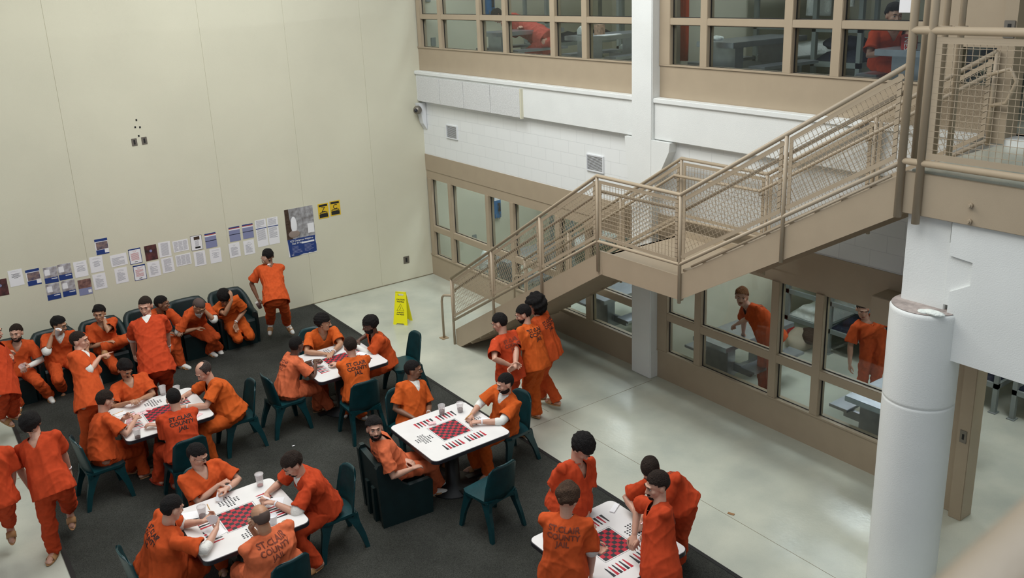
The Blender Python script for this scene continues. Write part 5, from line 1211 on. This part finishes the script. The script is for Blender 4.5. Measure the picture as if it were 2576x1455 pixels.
A('P6', 'shaven headed person in orange seated by the wall, face in hand, ankles crossed', [-5.13, -1.00, 0.52], (500, 770, 1.06), 278, (300, -48), (514, 781, 0.98), (490, 828, 0.64), (527, 893), (552, 886), hair='buzz', hc='shaved', skin='tan', tee=True, sock=True, sleeves=('cuff', 'cuff'), elL=(0.4, -0.5, -1.0), curl=(0.5, 0.4), hdir=((-0.1, 0.1, 0.9), None), palm=((-0.4, 0.9, 0), None))
A('P7', 'curly haired person in orange bowed over, hand on brow, in the end armchair', [-4.52, -1.00, 0.52], (563, 748, 1.02), 262, (258, -52), (592, 812, 0.52), (583, 756, 1.00), (615, 857), (598, 862), hair='afro', hc='black', skin='tan', cloth=3, band='L', curl=(0.3, 0.3), elR=(-0.3, -0.6, -1), hdir=((0, -0.1, -1), (0.1, 0.2, 1)), palm=(None, (-0.6, 0.7, 0)))
# ---- standing
A('P4', 'tall person in orange standing facing the camera in the left group, white undershirt', (393, 925, 0.96), (366, 770, 1.69), 250, (243, -8), (430, 893, 0.86), (338, 910, 0.84), (430, 1030), (392, 1040), hair='buzz', hc='brown', cloth=1, girth=1.12, tee=True, sleeves=(None, 'cuff'), band='L', curl=(0.9, 0.6), elL=(0.5, 0.9, 0), elR=(-0.5, 0.9, 0), hsc=1.12)
A('P8', 'person in orange standing at the wall, hand over face, dark cup in the other', (694, 752, 0.92), (675, 646, 1.50), 258, (240, -38), (676, 664, 1.42), (648, 750, 0.86), (727, 839), (681, 840), hair='full', hc='black', skin='brown', sock=True, band='L', elL=(0.6, -0.5, -1.0), hdir=((-0.4, 0.2, 0.7), None), palm=((0, 1, 0), None), curl=(0.2, 0.9))
A('P9', 'person in orange standing in profile at the left, pointing right with a bent arm', (228, 1012, 0.93), (199, 857, 1.60), -48, (-28, -2), 'side', (252, 898, 1.37), (236, 1155), (212, 1168), hair='buzz', hc='brown', sleeves=(None, 'cuff'), tee=True, pointR=True, elR=(0.1, -0.8, -1.0), curl=(0.5, 0.6), hdir=(None, (0.8, -0.45, 0.25)), palm=(None, (0, 0, -1)))
A('P10', 'person in orange cut by the left edge, standing with one hand raised', (10, 985, 0.93), (-18, 835, 1.60), -40, (-30, -5), (30, 905, 1.2), (22, 884, 1.22), (40, 1075), (4, 1082), cloth=1, curl=(0.7, 1.0), elR=(0.2, -0.8, -1))
A('P11', 'black haired person in orange walking at the far left with his head down', (132, 1225, 0.91), (78, 1066, 1.54), 250, (240, -42), (180, 1195, 0.80), (76, 1228, 0.80), (183, 1312), (140, 1396), hair='mop', hc='black', cloth=1, band='L', elL=(0.3, 0.8, 0), elR=(-0.5, 0.8, 0), curl=(0.5, 0.7), kneeL=(0.2, -1, 0.2))
A('P12', 'person in orange mostly cut off by the lower left edge, one arm hanging', (-12, 1255, 0.92), (-42, 1100, 1.56), 250, (240, -10), (30, 1248, 0.80), (-70, 1255, 0.8), (30, 1350), (-20, 1365), cloth=1, band='L', curl=(0.9, 0.5))
# ---- left table
A('P13', 'person in orange with a moustache seated beyond the left table looking down', [-6.62, -3.62, 0.52], (314, 928, 1.12), 268, (292, -34), (357, 1003, 0.82), (320, 1014, 0.82), None, None, hair='full', hc='black', skin='tan', curl=(0.9, 0.9), beard='tache', elL=(0.8, 0.2, -0.8), elR=(-0.8, 0.2, -0.8))
A('P14', 'heavy balding person in orange leaning on the right side of the left table', [-5.70, -4.45, 0.52], (512, 934, 1.13), 180, (195, -32), (468, 1024, 0.80), (460, 998, 0.80), None, None, hair='thin', hc='grey', girth=1.3, cloth=3, band='L', elL=(0.3, -0.9, -0.6), elR=(0.2, 0.9, -0.5), palm=((0, 0, -1), (0, 0, -1)))
A('P15', 'person in orange seated at the left side of the left table holding red cards', [-7.28, -4.55, 0.52], (264, 1008, 1.13), 5, (20, -28), (312, 1052, 0.86), (341, 1056, 0.86), (365, 1200), (330, 1190), hair='short', hc='brown', curl=(0.9, 0.9), elL=(0, 0.8, -1), elR=(-0.1, -0.9, -0.6), hdir=((0.7, -0.5, 0.1), (0.3, 0.9, 0.1)))
A('P16', 'person in orange seated back to the camera at the left table, black lettering', [-6.50, -5.16, 0.52], (437, 1003, 1.15), 92, (85, -22), (455, 1068, 0.80), (395, 1070, 0.80), (402, 1218), (440, 1225), hair='buzz', hc='black', girth=1.1, cloth=1, text=(0, 1.0, 1), shoes='shoe', hdir=None or (None, None))
# ---- far table
A('P17', 'person in orange seated beyond the far table looking right, hands on the tabletop', [-4.05, -3.52, 0.52], (813, 812, 1.13), 268, (325, -6), (838, 886, 0.79), (814, 890, 0.79), None, None, hair='afro', hc='black', skin='tan', girth=1.15, cloth=3, band='L', beard='tache', elL=(0.9, 0.1, -0.3), elR=(-0.9, 0.1, -0.3), palm=((0, 0, -1), (0, 0, -1)), curl=(0.3, 0.7))
A('P18', 'curly haired person in orange leaning left over the far table, chair behind', [-3.40, -4.36, 0.52], (931, 818, 1.13), 178, (160, -14), (898, 872, 0.80), (904, 856, 0.80), None, None, hair='afro', hc='black', skin='dark', cloth=0, beard='full', text=(0, 0.95), sleeves=('full', None), elL=(0.4, -1, -0.4), elR=(0.4, 0.8, -0.3), palm=((0, 0, -1), (0, 0, -1)))
A('P19', 'person in orange seated at the left side of the far table with clasped hands', [-4.90, -4.35, 0.52], (746, 868, 1.13), 0, (22, -8), (791, 910, 0.83), (794, 917, 0.83), (829, 1035), (800, 1035), hair='buzz', hc='black', skin='dark', cloth=2, band='L', text=(0, 0.8), beard='goatee', curl=(1.1, 1.1), elL=(0, 0.9, -0.8), elR=(0, -0.9, -0.8))
A('P20', 'person in orange seated back to the camera at the far table, black lettering', [-4.20, -5.10, 0.52], (881, 872, 1.15), 86, (84, -20), (902, 915, 0.80), (852, 917, 0.80), (914, 1055), (868, 1048), hair='short', hc='brown', cloth=3, text=(1, 1.0, 1), sock=True)
# ---- middle table
A('P21', 'bearded person in orange with white collar seated beyond the middle table', [-4.02, -6.20, 0.52], (1039, 930, 1.14), 280, (328, -4), (1078, 1040, 0.66), (1040, 1052, 0.66), None, None, hair='buzz', hc='black', skin='brown', tee=True, beard='goatee', cloth=3, band='L')
A('P22', 'bearded person in orange with white sleeves writing at the middle table', [-3.18, -7.00, 0.52], (1271, 964, 1.15), 184, (168, -14), (1208, 1062, 0.80), (1186, 1044, 0.80), None, None, hair='buzz', hc='black', beard='full', tee=True, sleeves=('half', 'half'), cloth=3, band='L', elL=(0.3, -0.9, -0.5), elR=(0.3, 0.9, -0.5), palm=((0, 0, -1), (0, 0, -1)), curl=(0.8, 1.0))
A('P23', 'bearded person in faded orange turned round in a dark block armchair looking up', [-4.72, -7.05, 0.54], (942, 1078, 1.14), -12, (252, 6), (1016, 1156, 0.66), (1036, 1180, 0.64), (1105, 1230), (1085, 1246), hair='full', hc='black', beard='full', cloth=2, band='L', text=(0, 0.85), sock=True, curl=(0.3, 0.3), palm=((0, 0, -1), (0, 0, -1)))
# ---- bottom left table
A('P24', 'person in orange wearing spectacles seated on the far side of the bottom left table', [-6.62, -6.48, 0.52], (495, 1145, 1.14), 278, (318, -28), (573, 1229, 0.83), (550, 1221, 0.84), None, None, hair='short', hc='black', glasses=True, girth=1.1, band='L', curl=(0.9, 0.9), elL=(0.9, 0.2, -0.6), elR=(-0.8, 0.0, -0.7), hdir=((-0.8, -0.1, 0.1), (0.8, -0.2, 0.3)))
A('P25', 'person in orange with a goatee seated right of the bottom left table', [-5.66, -7.22, 0.52], (737, 1168, 1.15), 176, (178, -34), (690, 1266, 0.82), (672, 1241, 0.82), (800, 1432), (740, 1425), hair='full', hc='brown', beard='goatee', girth=1.12, cloth=1, tee=True, sleeves=('cuff', None), band='L', elL=(0.3, -0.9, -0.5), elR=(0.3, 0.9, -0.6), curl=(0.8, 0.8), hdir=((-0.8, 0.5, 0.2), (-0.7, -0.6, -0.2)))
A('P26', 'heavy person in orange with white sleeves holding up fanned cards, bottom left', [-7.33, -7.20, 0.54], (433, 1279, 1.16), 2, (14, -22), (510, 1313, 0.86), (545, 1330, 0.88), (470, 1500), (440, 1520), hair='short', hc='black', girth=1.38, sleeves=('cuff', 'half'), cloth=0, text=(0, 0.9, 1), elL=(0, 0.8, -0.9), elR=(0, -1, -0.5), curl=(0.8, 0.9), hdir=((0.9, 0.1, 0.2), (0.5, 0.9, 0.3)), palm=((0, -0.3, 1), (-0.8, 0.3, 0.4)))
A('P27', 'heavy bald person in faded orange seen from behind at the bottom left table', [-6.50, -8.02, 0.54], (655, 1303, 1.13), 98, (100, -18), (705, 1330, 0.82), (630, 1328, 0.98), None, None, hair='bald', hc='shaved', skin='tan', girth=1.5, cloth=2, text=(0, 1.05), elR=(-0.8, 0.3, -0.8), hdir=(None, (0.3, -0.5, 0.8)), curl=(0.5, 1.0))
# ---- bottom right table, standing
A('P28', 'curly haired person in orange bending over the far side of the bottom right table', (1432, 1262, 0.93), (1463, 1126, 1.48), 275, (298, -52), (1474, 1312, 0.79), (1388, 1285, 0.80), (1460, 1370), (1400, 1380), hair='afro', hc='black', girth=1.2, hsc=1.1, cloth=1, elL=(0.6, 0.7, 0), elR=(-0.6, 0.7, 0), curl=(0.35, 0.5), palm=((0, 0, -1), None), hdir=((0.1, -0.8, -0.3), None))
A('P29', 'person in orange bent low over the bottom right table holding red cards', (1708, 1262, 0.95), (1636, 1180, 1.33), 190, (215, -55), (1610, 1308, 0.84), (1602, 1296, 0.86), (1705, 1432), (1700, 1400), hair='short', hc='brown', cloth=1, text=(1, 0.8), elL=(0.6, -0.6, 0.4), elR=(0.2, 0.9, 0), curl=(0.9, 0.9), hdir=((-0.6, -0.5, -0.5), (-0.4, -0.8, -0.3)))
A('P30', 'light haired person in orange standing back to the camera, bottom right table', (1418, 1432, 0.93), (1428, 1254, 1.57), 40, (18, -24), (1500, 1380, 1.0), (1487, 1442, 0.82), None, None, hair='mop', hc='mid', cloth=0, text=(0, 1.0), sleeves=(None, 'cuff'), elR=(0.1, -1, -0.4), elL=(0, 1, -0.5), curl=(0.7, 1.1), tee=True)
A('P31', 'dark haired person in orange standing in profile nearest, right of the bottom right table', (1662, 1432, 0.93), (1653, 1221, 1.58), 150, (163, -10), (1608, 1362, 0.99), (1596, 1344, 0.99), None, None, hair='short', hc='brown', beard='goatee', cloth=1, band='L', text=(0, 0.9), elL=(0.2, -0.9, -0.9), elR=(0, 0.9, -0.8), curl=(0.5, 0.6), palm=((0, 0, -1), (0, 0, -1)))
# ---- three men walking
A('P32', 'short haired person in orange walking away with hands clasped behind his back', (1283, 940, 0.92), (1257, 812, 1.57), 105, (122, -24), (1284, 920, 1.13), (1296, 926, 1.11), (1318, 1098, 0.02), (1290, 1060, 0.02), hair='short', hc='black', cloth=1, text=(0, 0.95), elL=(-0.9, -0.5, 0), elR=(0.9, -0.6, 0), curl=(0.7, 0.7), hdir=((0.8, -0.3, -0.2), (-0.8, 0.1, -0.1)), palm=((0, -1, 0), (0, -1, 0)))
A('P33', 'bearded person in orange walking away between two others, bold black jail lettering', (1347, 915, 0.92), (1317, 790, 1.55), 108, (136, -22), None, None, (1330, 1040, 0.02), (1350, 1048, 0.03), hair='short', hc='black', cloth=3, text=(0, 1.0, 1), beard='full', shoes='sandal')
A('P34', 'person in orange with big black curly hair walking rightmost of three', (1380, 885, 0.92), (1344, 768, 1.58), 118, (150, -18), None, None, (1362, 1012, 0.02), (1400, 1018, 0.10), hair='big', hc='black', cloth=0, text=(0, 0.9, 1), kneeR=(-0.3, 0.8, 0))
# ---- behind the glass
def AW(key, label, hips, head, face, gaze, hl, hr, fl, fr_, **k):
    if ONLY and key not in ONLY: return None
    c = lambda a: a if (a is None or isinstance(a, str)) else tuple(a)
    ppl[key] = person(key, label, c(hips), c(head), face, gaze, c(hl), c(hr), c(fl), c(fr_), **k); return ppl[key]
AW('P35', 'ginger haired person in orange leaning on a steel table behind the lower window', (0.66, -7.97, 0.93), at(1866, 747, Z=1.50), 155, (214, 2), at(1832, 832, Z=0.86), (0.75, -7.42, 0.80), (0.72, -8.02, 0.0), (0.72, -7.84, 0.0), hair='full', hc='red', beard='tache', girth=1.15, cloth=0, text=(0, 1.0, 1), vox=0.008, palm=((0, 0, -1), (0, 0, -1)))
AW('P36', 'person in orange standing behind the lower window beside the round column', (1.92, -8.70, 0.92), at(2170, 778, X=1.85), 238, (225, -14), None, None, (1.95, -8.80, 0.0), (1.90, -8.62, 0.0), hair='buzz', hc='brown', cloth=0, vox=0.008)
AW('P37', 'person in pinkish orange slumped over a steel table behind the upper left window', (1.15, -2.50, 4.70), at(1252, 40, X=1.0), 130, (150, -50), at(1262, 118, X=0.75), (1.0, -1.95, 4.92), (1.3, -2.2, 4.15), (1.4, -2.35, 4.15), hair='full', hc='black', cloth=4, girth=1.1, vox=0.009)
_g = at(1719, 80, X=0.5); hang(0.5, _g[1], 6.1, 1.5, 0.11, 'red orange uniform hanging in a narrow strip behind the upper window', ORANGE[1]) if not ONLY else None
AW('P39', 'black haired person in orange seated at a steel table behind the upper right window', (0.95, -9.18, 4.67), at(2249, 38, X=0.78), 235, (234, -10), at(2292, 102, X=0.45), at(2240, 128, X=0.55), (0.6, -9.5, 4.15), (0.75, -9.6, 4.15), hair='full', hc='black', cloth=1, band='L', vox=0.007)
# ---- things in hands
def held(k, sd): a = ppl[k]['arms'][sd]; d = nrm(a[2] - a[1]); return a[2], d
if not ONLY:
    w_, d = held('P1', 1); cup(w_ + V(-0.06, -0.06, -0.03), 'clear cup held low by the bearded man at the far left', 0.0, tilt=(0.5, -0.3))
    w_, d = held('P2', -1); cup(w_ + V(0.06, -0.04, 0.0), 'white cup raised to his mouth by the man with glasses by the wall', 0.0, m='paper', h_=0.10, tilt=(0.2, 0.35))
    w_, d = held('P8', -1); cup(w_ + V(0.01, -0.05, -0.17), 'cup of dark drink held low by the man standing at the wall', 0.75, tilt=(0.0, -0.3))
    def fan(c, ax, nv, n, lab, m, grp, w0=0.058, h0=0.086):
        for k in range(n):
            o = MB().box(-w0 / 2, w0 / 2, -0.0004, 0.0004, 0, h0).build('playing_card', m); t = (k - (n - 1) / 2) * 0.16
            zv = nrm(ax); xv = nrm(np.cross(zv, nv)); yv = np.cross(zv, xv)
            z2 = zv * math.cos(t) + xv * math.sin(t); x2 = nrm(np.cross(yv, z2)); p = c + yv * 0.0014 * k
            o.matrix_world = Matrix(((x2[0], yv[0], z2[0], p[0]), (x2[1], yv[1], z2[1], p[1]), (x2[2], yv[2], z2[2], p[2]), (0, 0, 0, 1))); tag(o, lab + ', ' + ['leftmost', 'second from the left', 'third from the left', 'fourth from the left', 'fifth from the left', 'sixth from the left'][k], 'card', grp)
    cp = V(*at(537, 1318, Z=0.90)); fan(cp, V(0.0, 0.1, 1), V(0.6, 0.8, -0.3), 6, 'card in the fan held by the heavy man', 'paper', 'fanned cards of the heavy man at the bottom left')
    cp = V(*at(318, 1062, Z=0.84)); fan(cp, V(0.4, -0.6, 0.25), V(0.5, 0.5, -0.9), 4, 'red card held by the man at the left table', 'card_red', 'held cards of the man at the left table')
    cp = V(*at(1604, 1306, Z=0.83)); fan(cp, V(0.2, -0.8, 0.1), V(0.1, 0.2, -1), 5, 'red card held by the man bent low', 'card_red', 'held cards of the bent man at the bottom right')
    cp = V(*at(680, 1256, Z=0.83)); fan(cp, V(-0.6, 0.1, 0.5), V(0.5, 0.0, 0.9), 4, 'card held by the goateed man', 'paper', 'held cards of the goateed man')
    cp = V(*at(553, 1240, Z=0.83)); fan(cp, V(-0.2, -0.3, -0.5), V(0.2, -0.9, 0.3), 3, 'card held by the man with spectacles', 'paper', 'held cards of the man with spectacles')
    w_, d = held('P22', -1); pencil(w_ + V(-0.11, -0.02, -0.02), w_ + V(-0.05, -0.10, 0.08), 'yellow pencil in the hand of the man with white sleeves at the middle table', 0.004)
# ---- chairs under the seated men, and the empty one
for x, y, a, l in ((-6.62, -3.55, -90, 'teal chair on the far side of the left table'), (-5.62, -4.42, 178, 'teal chair at the right of the left table, under the balding man'), (-7.32, -4.55, 4, 'teal chair at the left of the left table, back towards the camera edge'), (-6.50, -5.22, 92, 'teal chair under the man with lettering at the left table'),
                   (-4.05, -3.45, -90, 'teal chair on the far side of the far table'), (-3.14, -4.42, 176, 'bright teal chair left half free behind the man leaning over the far table'), (-4.95, -4.36, 2, 'teal chair at the left of the far table'), (-4.22, -5.18, 86, 'teal chair with its back to the camera at the far table'),
                   (-4.02, -6.12, -88, 'teal chair on the far side of the middle table'), (-3.10, -7.00, 184, 'teal chair at the right of the middle table'), (-4.06, -7.98, 97, 'empty teal chair at the near side of the middle table'),
                   (-6.62, -6.40, -86, 'teal chair on the far side of the bottom left table'), (-5.58, -7.22, 178, 'teal chair at the right of the bottom left table'), (-7.40, -7.20, 2, 'teal chair at the very bottom left, under the card holding man'), (-6.48, -8.08, 98, 'teal chair under the bald man at the bottom edge')):
    place_chair(x, y, a, l)
